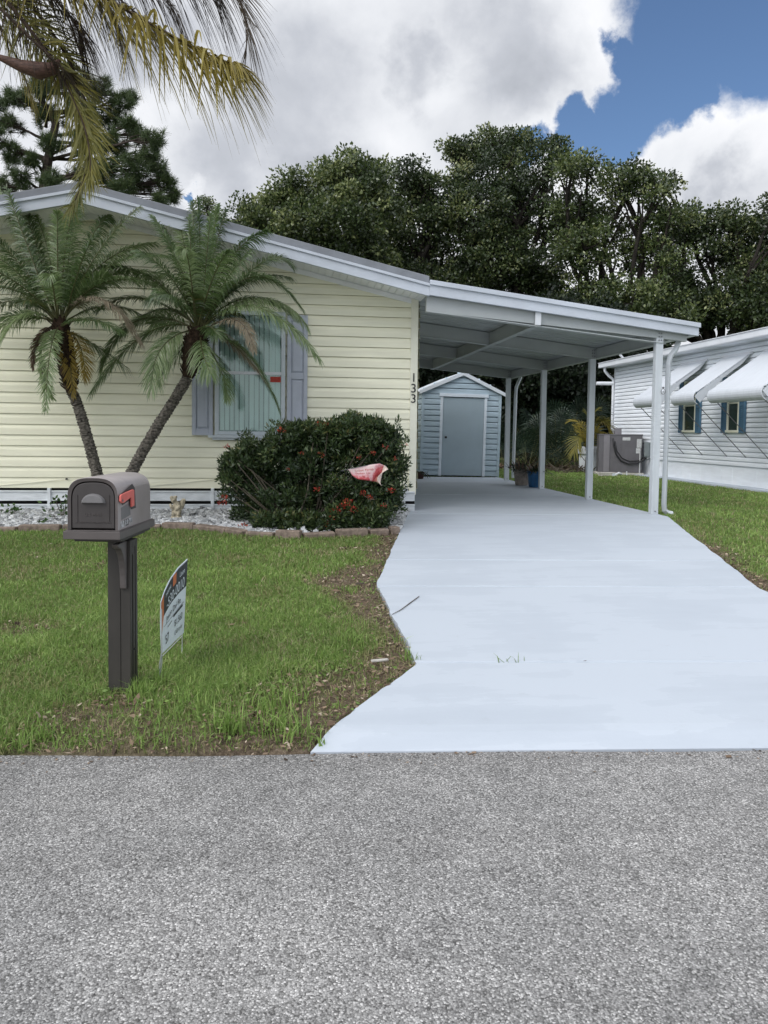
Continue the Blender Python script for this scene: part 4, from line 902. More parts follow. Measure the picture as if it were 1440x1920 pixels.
def edging():
    L = [0]
    for a, b in zip(BED[:-1], BED[1:]): L.append(L[-1]+(b-a).length)
    def at(d): return Vector([np.interp(d, L, [p[i] for p in BED]) for i in range(3)])
    d = 1.0; i = 0; rnd = random.Random(5)
    names = ['leftmost visible tan kerb brick beside the weeds']
    proto = None; placed = []
    while d < L[-1]-.05:
        ln = rnd.uniform(.24, .46); ln = min(ln, L[-1]-d); p, q = at(d+.012), at(d+ln-.012); placed.append((p, q)); d += ln
    n = len(placed)
    ORD = 'first second third fourth fifth sixth seventh eighth ninth tenth eleventh twelfth thirteenth fourteenth fifteenth sixteenth seventeenth eighteenth nineteenth twentieth'.split()+['twenty '+q for q in 'first second third fourth fifth sixth seventh eighth ninth'.split()]+['thirtieth']+['thirty '+q for q in 'first second third fourth fifth sixth'.split()]
    where = lambda k, c: ('under the flowering shrub' if .12 < c.x < .95 else 'near the stone cherub' if -1.6 < c.x < -.6 else 'beside the driveway' if c.x >= .95 else 'behind the mailbox' if c.x > -2.6 else 'left of the mailbox')
    for k, (p, q) in enumerate(placed):
        c = (p+q)/2; m = MB(); u = (q-p).normalized(); v = Vector((-u.y, u.x, 0)).normalized(); w = u.cross(v)
        a = rnd.uniform(-.05, .05); h = rnd.uniform(.075, .095); ln = (q-p).length
        r = Matrix.Rotation(rnd.uniform(-.06, .06), 3, 'Z') @ Matrix.Rotation(rnd.uniform(-.06, .06), 3, 'X')
        m.obox(c+Vector((0, 0, h/2-.045+rnd.uniform(-.012, .012))), r@u, r@v, r@w, ln, rnd.uniform(.10, .13), h)
        o = m.build('edging_brick', 'brick', None, loc=c, bevel=.012); o.modifiers.new('s', 'SUBSURF').subdivision_type = 'SIMPLE'
        tag(o, f'tan edging brick, {ORD[n-1-k]} from the driveway along the curved row', 'edging brick', 'edging bricks along the gravel bed')
edging()
def pot(name, label, c, prof, mat, lip=None):
    t = thing(name, label, 'potted plant', c); m = MB(); m.lathe(c, prof, 28); p = m.build('pot', mat, t, smooth=True); p.modifiers.new('e', 'EDGE_SPLIT').split_angle = math.radians(40)
    m = MB(); r, z = prof[-1]; m.lathe(c, [(0, z+.002), (r, z)], 20); m.build('soil', 'soil', p); return t, c+Vector((0, 0, z))
def strap_leaves(t, name, c, n, L, W, mat, rng, spread=.6, tints=(.2, 1), droop=.5, up=.5):
    V = []; T = []
    for i in range(n):
        az = rng.uniform(0, 2*PI); el = rng.uniform(up, 1.35); l = L*rng.uniform(.6, 1.1); d = np.array([math.cos(az)*math.cos(el), math.sin(az)*math.cos(el), math.sin(el)])
        p = np.array(c)+np.array([math.cos(az), math.sin(az), 0])*rng.uniform(0, spread*.2); s = unit(np.cross(d, [0, 0, 1])); tt = rng.uniform(*tints); w = W*rng.uniform(.7, 1.2)
        pts = [p+d*l*k-np.array([0, 0, 1])*droop*l*k*k for k in (0, .33, .66, 1)]; ws = [w*.6, w, w*.8, w*.08]
        for k in range(3): V.append([pts[k]-s*ws[k]/2, pts[k]+s*ws[k]/2, pts[k+1]+s*ws[k+1]/2, pts[k+1]-s*ws[k+1]/2]); T.append(tt)
    return quads(name, V, mat, T, t)
def pots():
    rng = np.random.default_rng(3)
    c = at_z(1003, 913, .012); c.z = .007
    t, s = pot('potted_plant', 'blue glazed flower pot with a leafy plant beside a carport post', c, [(0, 0), (.115, 0), (.125, .02), (.15, .26), (.165, .265), (.168, .31), (.150, .31), (.145, .28)], 'potblue')
    strap_leaves(t, 'foliage', s, 90, .34, .035, 'under', rng, 1, (.3, 1), .5, .2)
    strap_leaves(t, 'dry_leaf', s, 30, .36, .025, 'dead', rng, 1, (.5, 1), .4, .7)
    c = at_z(978, 909, .012); c.z = .007
    t, s = pot('potted_plant', 'rough grey clay pot with a sparse plant near the rear carport post', c, [(0, 0), (.12, 0), (.13, .02), (.165, .27), (.185, .275), (.185, .32), (.165, .32), (.16, .30)], 'potgrey')
    strap_leaves(t, 'foliage', s, 45, .40, .025, 'dead', rng, 1.3, (.3, 1), .3, .5)
    strap_leaves(t, 'green_leaf', s, 60, .36, .04, 'palmetto', rng, 1.3, (.2, 1), .5, .3)
    m = MB()
    for k in range(9): a = rng.uniform(0, 6.28); m.tube([s, s+Vector((math.cos(a)*.05, math.sin(a)*.05, .16)), s+Vector((math.cos(a)*.13, math.sin(a)*.13, .34))], [.008, .006, .003], 5)
    m.build('stem', 'stem', t)
    c = at_z(783, 897, .01); c.z = .007
    t, s = pot('potted_plant', 'small dark red pot with a low plant at the house corner', c, [(0, 0), (.12, 0), (.13, .01), (.15, .13), (.155, .15), (.14, .15), (.135, .13)], 'potred')
    strap_leaves(t, 'foliage', s, 50, .17, .035, 'under', rng, 1.2, (.2, 1), .8, .1); strap_leaves(t, 'pale_leaf', s+Vector((.08, -.03, 0)), 5, .24, .04, 'tan', rng, .6, (.6, 1), 1.3, .4)
pots()
# ================================================================== GRAVEL BED, LITTER, GRASS
def Garr(x, y):
    t = np.clip(RN.x*x+RN.y*y-RC, 0, None); return -.331+.031*np.clip(t/.14, 0, 1)+.28*np.clip(t/6.3, 0, 1)
def gravel():
    m = MB(); n = len(BED)
    m.add([(p.x, p.y, G(p.x, p.y)+.018) for p in BED]+[(p.x, YW+.04, G(p.x, YW)+.018) for p in BED], [(i, i+1, n+i+1, n+i) for i in range(n-1)])
    tag(m.build('gravel_bed', 'bedbase'), kind='structure')
    rng = np.random.default_rng(21); k = 15000
    x = rng.uniform(-4.9, 1.68, k*2); y = rng.uniform(7.8, YW-.02, k*2); ok = inpoly(x, y, BEDPOLY) & (segdist(x, y, BEDXY) > .06); sh = np.hypot((x-.30)/.75, (y-8.7)/.55) < 1; ok &= ~sh | (rng.random(k*2) < .12); x, y = x[ok], y[ok]; k = len(x)
    r = rng.uniform(.010, .024, k)*(1+.5*(rng.random(k) < .15)); z = Garr(x, y)+.018+r*.4+rng.uniform(0, .018, k)
    cube = np.array([[-1, -1, -1], [1, -1, -1], [1, 1, -1], [-1, 1, -1], [-.75, -.75, 1], [.75, -.75, 1], [.75, .75, 1], [-.75, .75, 1]])*[1, 1, .6]
    fc = np.array([[4, 5, 6, 7], [0, 1, 5, 4], [1, 2, 6, 5], [2, 3, 7, 6], [3, 0, 4, 7]])
    V = cube[None]*r[:, None, None]*rng.uniform(.7, 1.35, (k, 1, 3))+rng.normal(0, .12, (k, 8, 3))*r[:, None, None]
    a = rng.uniform(0, 6.28, k); ca, sa = np.cos(a)[:, None], np.sin(a)[:, None]; tl = rng.normal(0, .3, k)[:, None]
    X = V[..., 0]*ca-V[..., 1]*sa; Y = V[..., 0]*sa+V[..., 1]*ca; Z = V[..., 2]+X*tl
    V = np.stack([X+x[:, None], Y+y[:, None], Z+z[:, None]], -1)
    tt = np.repeat(np.clip(rng.beta(2.2, 1.2, k), 0, 1), 5)
    tag(quads('gravel', V[:, fc].reshape(-1, 4, 3), 'gravel', tt), kind='stuff')
gravel()
def litter():
    rng = np.random.default_rng(5); k = 220000
    x = rng.uniform(-4, 6.5, k); y = rng.uniform(3.0, 9.6, k); t = RN.x*x+RN.y*y-RC
    d = dirt(x, y); ok = (t > .0) & (rng.random(k) < d*np.where(x > 3, .8, .8)) & ~inpoly(x, y, DRIVE) & ~inpoly(x, y, BEDPOLY); x, y = x[ok], y[ok]; k = len(x)
    P = np.stack([x, y, Garr(x, y)+rng.uniform(.004, .03, k)], -1); a = rng.uniform(0, 6.28, k); e = rng.normal(0, .28, k)
    D = np.stack([np.cos(a)*np.cos(e), np.sin(a)*np.cos(e), np.sin(e)], -1); S = unit(np.cross(D, np.array([0, 0, 1.])+rng.normal(0, .35, (k, 3))))
    L = rng.gamma(3, .0066, k)[:, None]; W = L*rng.uniform(.18, .6, (k, 1))
    V = np.stack([P-D*L/2-S*W*.3, P+S*W*.5, P+D*L/2+S*W*.2, P-S*W*.5], 1)
    k2 = 900; s = rng.uniform(-4.5, 6, k2); u = -rng.exponential(.05, k2)-.004; xy = [from_st(a, b) for a, b in zip(s, u)]      # crumbs blown onto the edge of the road
    P2 = np.array([(a, b, ZR+.004) for a, b in xy]); a = rng.uniform(0, 6.28, k2); D2 = np.stack([np.cos(a), np.sin(a), rng.normal(0, .08, k2)], -1); S2 = np.stack([-np.sin(a), np.cos(a), np.zeros(k2)], -1); L2 = rng.gamma(2, .0045, k2)[:, None]; W2 = L2*rng.uniform(.2, .7, (k2, 1))
    V = np.concatenate([V, np.stack([P2-D2*L2/2, P2+S2*W2/2, P2+D2*L2/2, P2-S2*W2/2], 1)]); k += k2
    tag(quads('leaf_litter', V, 'litter', rng.random(k)), kind='stuff')
    # a few leaves, crumbs and grass sprigs lying on the painted slab
litter()
def blades(x, y, h, w, rng, tint, lean=.5, zoff=0):
    k = len(x); a = rng.uniform(0, 6.28, k); S = np.stack([np.cos(a), np.sin(a), np.zeros(k)], -1)
    b = rng.uniform(0, 6.28, k); l = np.abs(rng.normal(0, lean, k)); o = np.stack([np.cos(b)*l, np.sin(b)*l, np.zeros(k)], -1)
    P = np.stack([x, y, Garr(x, y)-.005+zoff], -1); h = h[:, None]; w = w[:, None]; up = np.array([0, 0, 1.])
    m = P+up*h*.55+o*h*.3; tp = P+up*h*(1-.25*l[:, None])+o*h*.95
    q1 = np.stack([P-S*w*.5, P+S*w*.5, m+S*w*.42, m-S*w*.42], 1); q2 = np.stack([m-S*w*.42, m+S*w*.42, tp+S*w*.06, tp-S*w*.06], 1)
    return np.concatenate([q1, q2]), np.concatenate([tint, tint])
def grass():
    rng = np.random.default_rng(8); Q = []; T = []
    def field(n, x0, x1, y0, y1, dens, hh, ww):
        x = rng.uniform(x0, x1, n); y = rng.uniform(y0, y1, n); t = RN.x*x+RN.y*y-RC; d = dirt(x, y)
        D = x*_s+y*_c; lat = x*_c-y*_s
        clump = fbm(x*1.7+3, y*1.7); fine = fbm(x*6, y*6)
        p = dens(D)*np.clip(1-d*.82, 0, 1)*np.clip(.45+1.1*fine, .3, 1)
        ok = (rng.random(n) < p) & (t > .015) & (lat > -.56*D-1.1) & (lat < .56*D+.9) & ~inpoly(x, y, BEDPOLY)
        x, y, d, clump, fine, D = (v[ok] for v in (x, y, d, clump, fine, D))
        ins = inpoly(x, y, DRIVE); x, y, d, clump, fine, D = (v[~ins] for v in (x, y, d, clump, fine, D)); k = len(x)
        h = hh*rng.uniform(.55, 1.25, k)*(.65+.7*clump)*(1-.35*d); w = ww(D)*rng.uniform(.7, 1.3, k)
        tint = np.clip(.50+.55*(fine-.5)+.75*(clump-.5)+rng.normal(0, .22, k)-.25*d, 0.13, 1); dry = rng.random(k) < .06+.2*d+.25*sstep(.6, .75, fbm(x*2.6+11, y*2.6+5)); tint[dry] = rng.uniform(0, .16, dry.sum())
        q, tt = blades(x, y, h, w, rng, tint, .85); Q.append(q); T.append(tt)
    field(420000, -4.6, 1.6, 3.1, 6.0, lambda D: np.interp(D, [3, 4.2, 6], [1, .9, .62]), .050, lambda D: .0040+.0007*(D-3))
    field(185000, -6.4, 1.8, 6.0, 9.0, lambda D: np.interp(D, [5.8, 9], [.95, .7]), .050, lambda D: .0065+.0008*(D-6))
    field(300000, 2.5, 9.4, 3.2, 21.5, lambda D: np.interp(D, [5, 8, 12, 20], [1, .9, .6, .5]), .050, lambda D: .007+.0011*(D-6))
    field(60000, 4, 14, 17, 30, lambda D: .8, .06, lambda D: .03+0*D)
    # taller tufts along the edges, post and kink
    def tufts(lst, seedh):
        for px, py, n, r, h in lst:
            c = at_g(px, py); x = c.x+rng.normal(0, r, n); y = c.y+rng.normal(0, r*.8, n); ok = (~inpoly(x, y, DRIVE) | (n < 12)) & (RN.x*x+RN.y*y-RC > .03); x, y = x[ok], y[ok]; n = len(x)
            tint = np.clip(rng.normal(.62, .16, n), .2, 1); q, tt = blades(x, y, h*rng.uniform(.5, 1.1, n), np.full(n, .006), rng, tint, .6); Q.append(q); T.append(tt)
    tufts([(430, 1375, 90, .035, .16), (262, 1308, 90, .04, .11), (196, 1318, 30, .03, .05), (285, 1290, 90, .06, .10), (500, 1335, 70, .05, .12), (540, 1320, 60, .05, .11), (320, 1330, 160, .12, .09), (400, 1300, 150, .14, .08), (60, 1388, 120, .07, .08), (140, 1400, 90, .06, .06), (300, 1395, 80, .06, .08), (520, 1370, 80, .06, .12),
           (560, 1380, 40, .04, .13), (770, 1235, 22, .03, .10), (745, 1205, 14, .03, .08), (660, 1210, 100, .10, .10), (640, 1180, 110, .10, .10), (655, 1110, 70, .07, .07), (460, 1235, 120, .12, .08), (655, 1025, 70, .07, .07), (520, 1020, 60, .06, .06), (690, 1010, 40, .05, .05), (600, 1400, 10, .02, .10), (632, 1330, 8, .02, .06), (680, 1290, 8, .02, .07), (20, 1402, 120, .06, .06), (400, 1392, 100, .07, .05), (200, 1396, 90, .07, .05)], 0)
    # broad-leaved weeds mixed into the turf
    n = 5200; x = rng.uniform(-3.2, 1.4, n); y = rng.uniform(3.25, 8, n); t = RN.x*x+RN.y*y-RC; ok = (t > .04) & (fbm(x*1.3+40, y*1.3+7) > .52) & ~inpoly(x, y, BEDPOLY) & ~inpoly(x, y, DRIVE) & (rng.random(n) < np.interp(t, [0, 1.4, 4], [1, .7, .3])); x, y = x[ok], y[ok]; n = len(x)
    P = np.stack([x, y, Garr(x, y)+rng.uniform(.012, .05, n)], -1); D = unit(rng.normal(0, 1, (n, 3))*[1, 1, .35]+[0, 0, .12]); Q.append(leaf_quads(P, D, rng.uniform(.015, .034, n), rng.uniform(.010, .02, n), rng)); T.append(np.clip(rng.normal(.5, .15, n), .25, 1))
    # sprigs in the joint of the slab
    for px, py, n in ((944, 1240, 4), (975, 1240, 3), (966, 1240, 2), (782, 1237, 7)):
        c = at_g(px, py, .025); x = c.x+rng.normal(0, .02, n); y = c.y+rng.normal(0, .005, n); q, tt = blades(x, y, rng.uniform(.03, .07, n), np.full(n, .004), rng, np.full(n, .3), .9, .022); Q.append(q); T.append(tt)
    tag(quads('grass', np.concatenate(Q), 'grass', np.concatenate(T)), kind='stuff')
    print('grass', sum(map(len, Q)))
grass()
def twig():
    m = MB(); p = [at_g(x, y, .031) for x, y in ((735, 1152), (752, 1143), (768, 1131), (786, 1118))]; m.tube(p, [.002, .003, .0035, .003], 5)
    tag(m.build('twig', 'stem', None, loc=p[0]), 'thin bare twig lying on the pale driveway edge', 'twig')
    rng = np.random.default_rng(2)
    for px, py, s in ((1097, 1239, .012),):
        c = at_g(px, py, .03); q = np.array([[(-1, 0, .1), (0, -.45, 0), (1, 0, .25), (0, .45, .05)]])*s+np.array(c)
        tag(quads('fallen_leaf', q, 'dead', [.2], loc=c), 'small dark leaf lying on the driveway joint', 'leaf')
    for px, py, L, w, lab in ((712, 1238, .10, .025, 'pale bark chip on the soil beside the driveway bend'), (675, 1094, .07, .02, 'brown bark chip on the soil beside the upper driveway kink')):
        m = MB(); c = at_g(px, py, .03); m.obox(c, Vector((.97, .2, 0)), Vector((-.2, .97, 0)), Vector((0, 0, 1)), L, w, .012); tag(m.build('bark_chip', 'concrete' if L > .08 else 'stem', None, loc=c, bevel=.004), lab, 'bark chip')
twig()
# ================================================================== PALM FRONDS
def bez(p, n):
    p = [np.array(q, float) for q in p]; t = np.linspace(0, 1, n)[:, None]
    return (1-t)**2*p[0]+2*t*(1-t)*p[1]+t*t*p[2]
def frond_data(P, npair, LL, W, rng, jit=5, droop=.35, roll=0, bare=.16, rr=.012, V=.35, curl=.0, tints=(.3, 1), a0=68, a1=22, nq=3):
    """returns quads, tints, material index for one pinnate frond along a quadratic curve"""
    C = bez(P, 60); tl = np.linspace(0, 1, 60)
    rq = tube_quads(C[::3], np.interp(np.linspace(0, 1, 20), [0, .15, 1], [rr*1.5, rr, rr*.25]), 5)
    t = np.repeat(np.linspace(bare, .995, npair), 2)+rng.normal(0, .004, npair*2); t = np.clip(t, bare*.8, 1); side = np.tile([-1., 1.], npair)
    B = np.stack([np.interp(t, tl, C[:, i]) for i in range(3)], -1); e = .02
    A = np.stack([np.interp(np.clip(t-e, 0, 1), tl, C[:, i]) for i in range(3)], -1); E = np.stack([np.interp(np.clip(t+e, 0, 1), tl, C[:, i]) for i in range(3)], -1)
    T = unit(E-A); ref = unit(np.cross(C[-1]-C[0], np.cross(C[-1]-C[0], C[30]-(C[0]+C[-1])/2)) if False else np.array([0, 0, 1.])[None])
    S = np.cross(T, ref); bad = np.linalg.norm(S, axis=1) < .25
    pl = np.cross(C[-1]-C[0], C[30]-C[0]); pl = pl/(np.linalg.norm(pl)+1e-9)
    S = unit(np.where(bad[:, None], pl*np.sign((S*pl).sum(1, keepdims=True)+1e-6), S)); Nn = np.cross(S, T)
    c, s = math.cos(roll), math.sin(roll); S, Nn = S*c+Nn*s, Nn*c-S*s
    x = (t-bare)/(1-bare); a = np.radians(np.interp(x, [0, .5, 1], [a0, (a0+a1)/2+6, a1])+rng.normal(0, jit, len(t)))[:, None]
    L = (LL*np.interp(x, [0, .12, .4, .75, 1], [.55, .85, 1, .85, .42])*rng.uniform(.86, 1.1, len(t)))[:, None]
    D = unit(T*np.cos(a)+S*side[:, None]*np.sin(a)+Nn*(V+rng.normal(0, .016*jit, (len(t), 1)))*np.sin(a))
    g = np.array([0, 0, -1.]); ks = np.linspace(0, 1, nq+1)
    pts = [B+D*L*k+g*L*droop*k*k-Nn*curl*L*k*k for k in ks]; pts = [p for p in pts]
    Wd = unit(np.cross(D, Nn+rng.normal(0, .25, Nn.shape))); ws = np.interp(ks, [0, .25, .6, 1], [.55, 1, .8, .1])*W
    Q = np.concatenate([np.stack([pts[i]-Wd*ws[i]/2, pts[i]+Wd*ws[i]/2, pts[i+1]+Wd*ws[i+1]/2, pts[i+1]-Wd*ws[i+1]/2], 1) for i in range(nq)])
    tt = np.clip(rng.uniform(*tints)+rng.normal(0, .1, len(t)), max(0, tints[0]-.15), 1); tt = np.tile(tt, nq)
    return np.concatenate([Q, rq]), np.concatenate([tt, np.full(len(rq), .5)]), np.concatenate([np.zeros(len(Q), int), np.ones(len(rq), int)])
def frond(parent, P, mats, label=None, **k):
    q, t, mi = frond_data(P, **k); o = quads('frond', q, list(mats), t, parent, mi)
    if label: o['label'] = label
    return o
def pygmy(label, base, bend, crown, D, fr, seed, r0, r1, lab2):
    rng = np.random.default_rng(seed); rnd = random.Random(seed)
    c = at_D(*crown, D); g = at_g(*base); b1 = [at_D(x, y, D) for x, y in bend]
    t = thing('date_palm', label, 'palm tree', g, 'slim date palms before the front wall')
    pts = [g-Vector((0, 0, .1)), g]+b1
    def spline(P, n):
        out = []
        for i in range(len(P)-1):
            p0, p1, p2, p3 = P[max(i-1, 0)], P[i], P[i+1], P[min(i+2, len(P)-1)]
            for k in range(n):
                u = k/n; out.append(.5*((2*p1)+(p2-p0)*u+(2*p0-5*p1+4*p2-p3)*u*u+(3*p1-p0-3*p2+p3)*u**3))
        return out+[P[-1]]
    tr = spline(pts, 22); n = len(tr); m = MB(); N_ = 14; vs = []
    for i, p in enumerate(tr):                                  # trunk studded with old leaf-base knobs
        d = (tr[min(i+1, n-1)]-tr[max(i-1, 0)]).normalized(); _, sdv, up = frame(d)
        for k in range(N_):
            knob = 1+.17*(((k+i*.62) % 2) < 1)*((i % 2) == 0)+rnd.uniform(-.07, .07)
            vs.append(p+(sdv*math.cos(2*PI*k/N_+i*.35)+up*math.sin(2*PI*k/N_+i*.35))*(r0+(r1-r0)*i/n)*knob)
    m.add(vs, [(i*N_+k, i*N_+(k+1) % N_, (i+1)*N_+(k+1) % N_, (i+1)*N_+k) for i in range(n-1) for k in range(N_)]); m.build('trunk', 'palmbark', t)
    m = MB(); top = tr[-1]; ax = (c-top); L = ax.length; d, sdv, up = frame(ax)     # dark boot collar below the crown
    prof = [(0, r1*1.05), (.15, r1*1.45), (.45, r1*1.95), (.75, r1*2.15), (1.0, r1*1.7), (1.15, r1*.6)]
    m.tube([top+d*L*a for a, _ in prof], [b for _, b in prof], 12)
    for k in range(150):
        a = rnd.uniform(.02, 1.05); th = rnd.uniform(0, 6.28); r = np.interp(a, [q[0] for q in prof], [q[1] for q in prof]); o = sdv*math.cos(th)+up*math.sin(th); p = top+d*L*a+o*r*.85
        m.bar(p, p+(d*.7+o*.6).normalized()*rnd.uniform(.04, .09), .02, .008)
    m.build('leaf_bases', 'boots', t)
    for f in fr:
        (mx, my), (ex, ey), dy = f[0], f[1], f[2]; kind = f[3] if len(f) > 3 else 'g'; k = f[4] if len(f) > 4 else {}
        s0 = c+Vector((rng.uniform(-.03, .03), rng.uniform(-.03, .03), rng.uniform(-.06, .04)))
        P = [s0, at_D(mx, my, D+dy*.6), at_D(ex, ey, D+dy)]
        # quadratic control so that the curve passes the middle point
        P[1] = P[1]*2-(P[0]+P[2])*.5
        ln = (P[1]-P[0]).length+(P[2]-P[1]).length
        mats = {'g': ('date', 'rachis'), 'y': ('yel', 'rachis'), 'd': ('dead', 'rachisbrown'), 't': ('tan', 'rachisbrown'), 'h': ('tan', 'rachis')}[kind]
        lab = {'y': 'yellowing hanging frond', 'd': 'dead brown frond', 't': 'dry tan frond', 'h': 'half dry frond'}.get(kind)
        ch = (P[2]-P[0]).normalized(); pl = (P[2]-P[0]).cross(P[1]-P[0]).normalized()
        rl = abs(ch.z)**1.5*abs(pl.y)*rng.uniform(.9, 1.5)*(1 if rng.random() < .5 else -1)
        kw = dict(npair=max(34, int(ln*74)), LL=.235, W=.0122, a0=60, jit=10, rng=rng, droop=rng.uniform(.45, .85), roll=rl+rng.uniform(-.3, .3), V=.45, tints=(.3, 1), rr=.009, bare=.18); kw.update(k)
        frond(t, P, mats, lab, **kw)
    for i in range(lab2):                                       # shorter fronds filling the heart of the crown
        az = i*2.399+rng.uniform(-.3, .3); el = rng.uniform(.1, 1.35); l = rng.uniform(.6, 1.0)
        d3 = Vector((math.cos(az)*math.cos(el), math.sin(az)*math.cos(el)*.55, math.sin(el))); e = c+d3*l+Vector((0, 0, -.30*l*math.cos(el)))
        if e.y > YW-.15: e.y = YW-.15
        frond(t, [c, c+d3*l*.6+Vector((0, 0, .05)), e], ('date', 'rachis'), npair=int(58*l)+10, LL=.22, W=.0115, rng=rng, droop=rng.uniform(.3, .7), roll=rng.uniform(-.7, .7), V=.45, tints=(.2, .8), rr=.008, bare=.25)
    return t
D1 = 8.95
pygmy('date palm with a yellowing frond on its upright trunk, nearest the stone free left wall', (193, 975), [(188, 915), (176, 865), (158, 800), (143, 752), (134, 735)], (112, 610), D1, [
    ((128, 490), (140, 372), .1), ((60, 485), (12, 352), -.1), ((45, 505), (-30, 432), .15), ((30, 545), (-60, 545), -.2), ((40, 565), (-55, 590), .25), ((45, 590), (-10, 668), -.35),
    ((180, 480), (262, 388), .05), ((205, 500), (318, 482), .1), ((195, 530), (312, 540), -.15), ((185, 560), (262, 640), -.3, 'h'), ((190, 575), (265, 590), .3), ((95, 655), (86, 768), -.45, 'g', dict(droop=.15, LL=.19, roll=.1, tints=(.4, .9))),
    ((148, 645), (160, 712), -.35, 'y', dict(droop=.15, LL=.19)), ((72, 635), (62, 690), -.2, 'd', dict(LL=.09, droop=.5)), ((85, 628), (60, 668), -.1, 'd', dict(LL=.08, droop=.5)), ((98, 530), (92, 520), -.6), ((165, 640), (240, 690), .2),
    ((20, 500), (-50, 480), .3), ((90, 470), (60, 395), .35), ((165, 460), (205, 405), .3), ((108, 470), (108, 400), -.35), ((150, 500), (185, 430), -.45), ((75, 660), (98, 745), .1, 'g', dict(droop=.15, LL=.17)), ((125, 650), (138, 740), -.1, 'y', dict(droop=.2, LL=.16)), ((15, 520), (-70, 500), -.4), ((45, 470), (-5, 350), .1), ((70, 465), (40, 380), .3), ((185, 500), (290, 455), .3), ((200, 520), (330, 520), .35), ((160, 600), (225, 620), -.5), ((35, 600), (-40, 640), .1), ((125, 450), (150, 370), -.1)],
    31, .066, .055, 9).__setitem__('label', 'date palm with a yellowing frond and an almost upright trunk')
pygmy('date palm leaning right in front of the shuttered window', (228, 968), [(238, 910), (256, 868), (292, 805), (330, 745), (352, 708)], (372, 622), D1+.05, [
    ((375, 490), (372, 372), .1), ((335, 495), (285, 405), -.1), ((425, 495), (500, 432), .1), ((470, 520), (566, 580), -.1), ((450, 535), (545, 520), .3), ((475, 575), (598, 672), -.3), ((455, 655), (522, 765), -.45, 'g', dict(tints=(.5, 1), LL=.21)), ((412, 690), (425, 745), -.4, 'g', dict(LL=.18)),
    ((285, 525), (190, 500), .1), ((270, 560), (185, 580), .15), ((275, 625), (172, 735), -.25), ((305, 650), (285, 728), -.35, 'g', dict(tints=(.5, 1))), ((400, 480), (425, 392), .2), ((350, 480), (330, 395), .3), ((440, 600), (475, 655), -.45, 't', dict(LL=.16)), ((460, 560), (560, 600), .25),
    ((355, 500), (342, 470), -.55), ((400, 520), (430, 470), -.6), ((330, 560), (280, 560), -.6), ((345, 650), (300, 700), .1), ((420, 630), (480, 690), .1, 'h', dict(LL=.2)), ((300, 580), (215, 640), .3), ((385, 510), (395, 400), -.3), ((360, 510), (355, 405), -.25), ((415, 540), (470, 470), -.2), ((320, 520), (255, 470), -.2), ((430, 640), (500, 720), -.1, 'h', dict(LL=.18)), ((380, 660), (395, 700), -.6), ((365, 470), (360, 378), .15), ((395, 470), (410, 385), -.05), ((480, 500), (545, 495), .2), ((485, 560), (575, 610), .1), ((260, 600), (190, 690), .1), ((340, 520), (310, 430), .3)],
    57, .066, .058, 12)
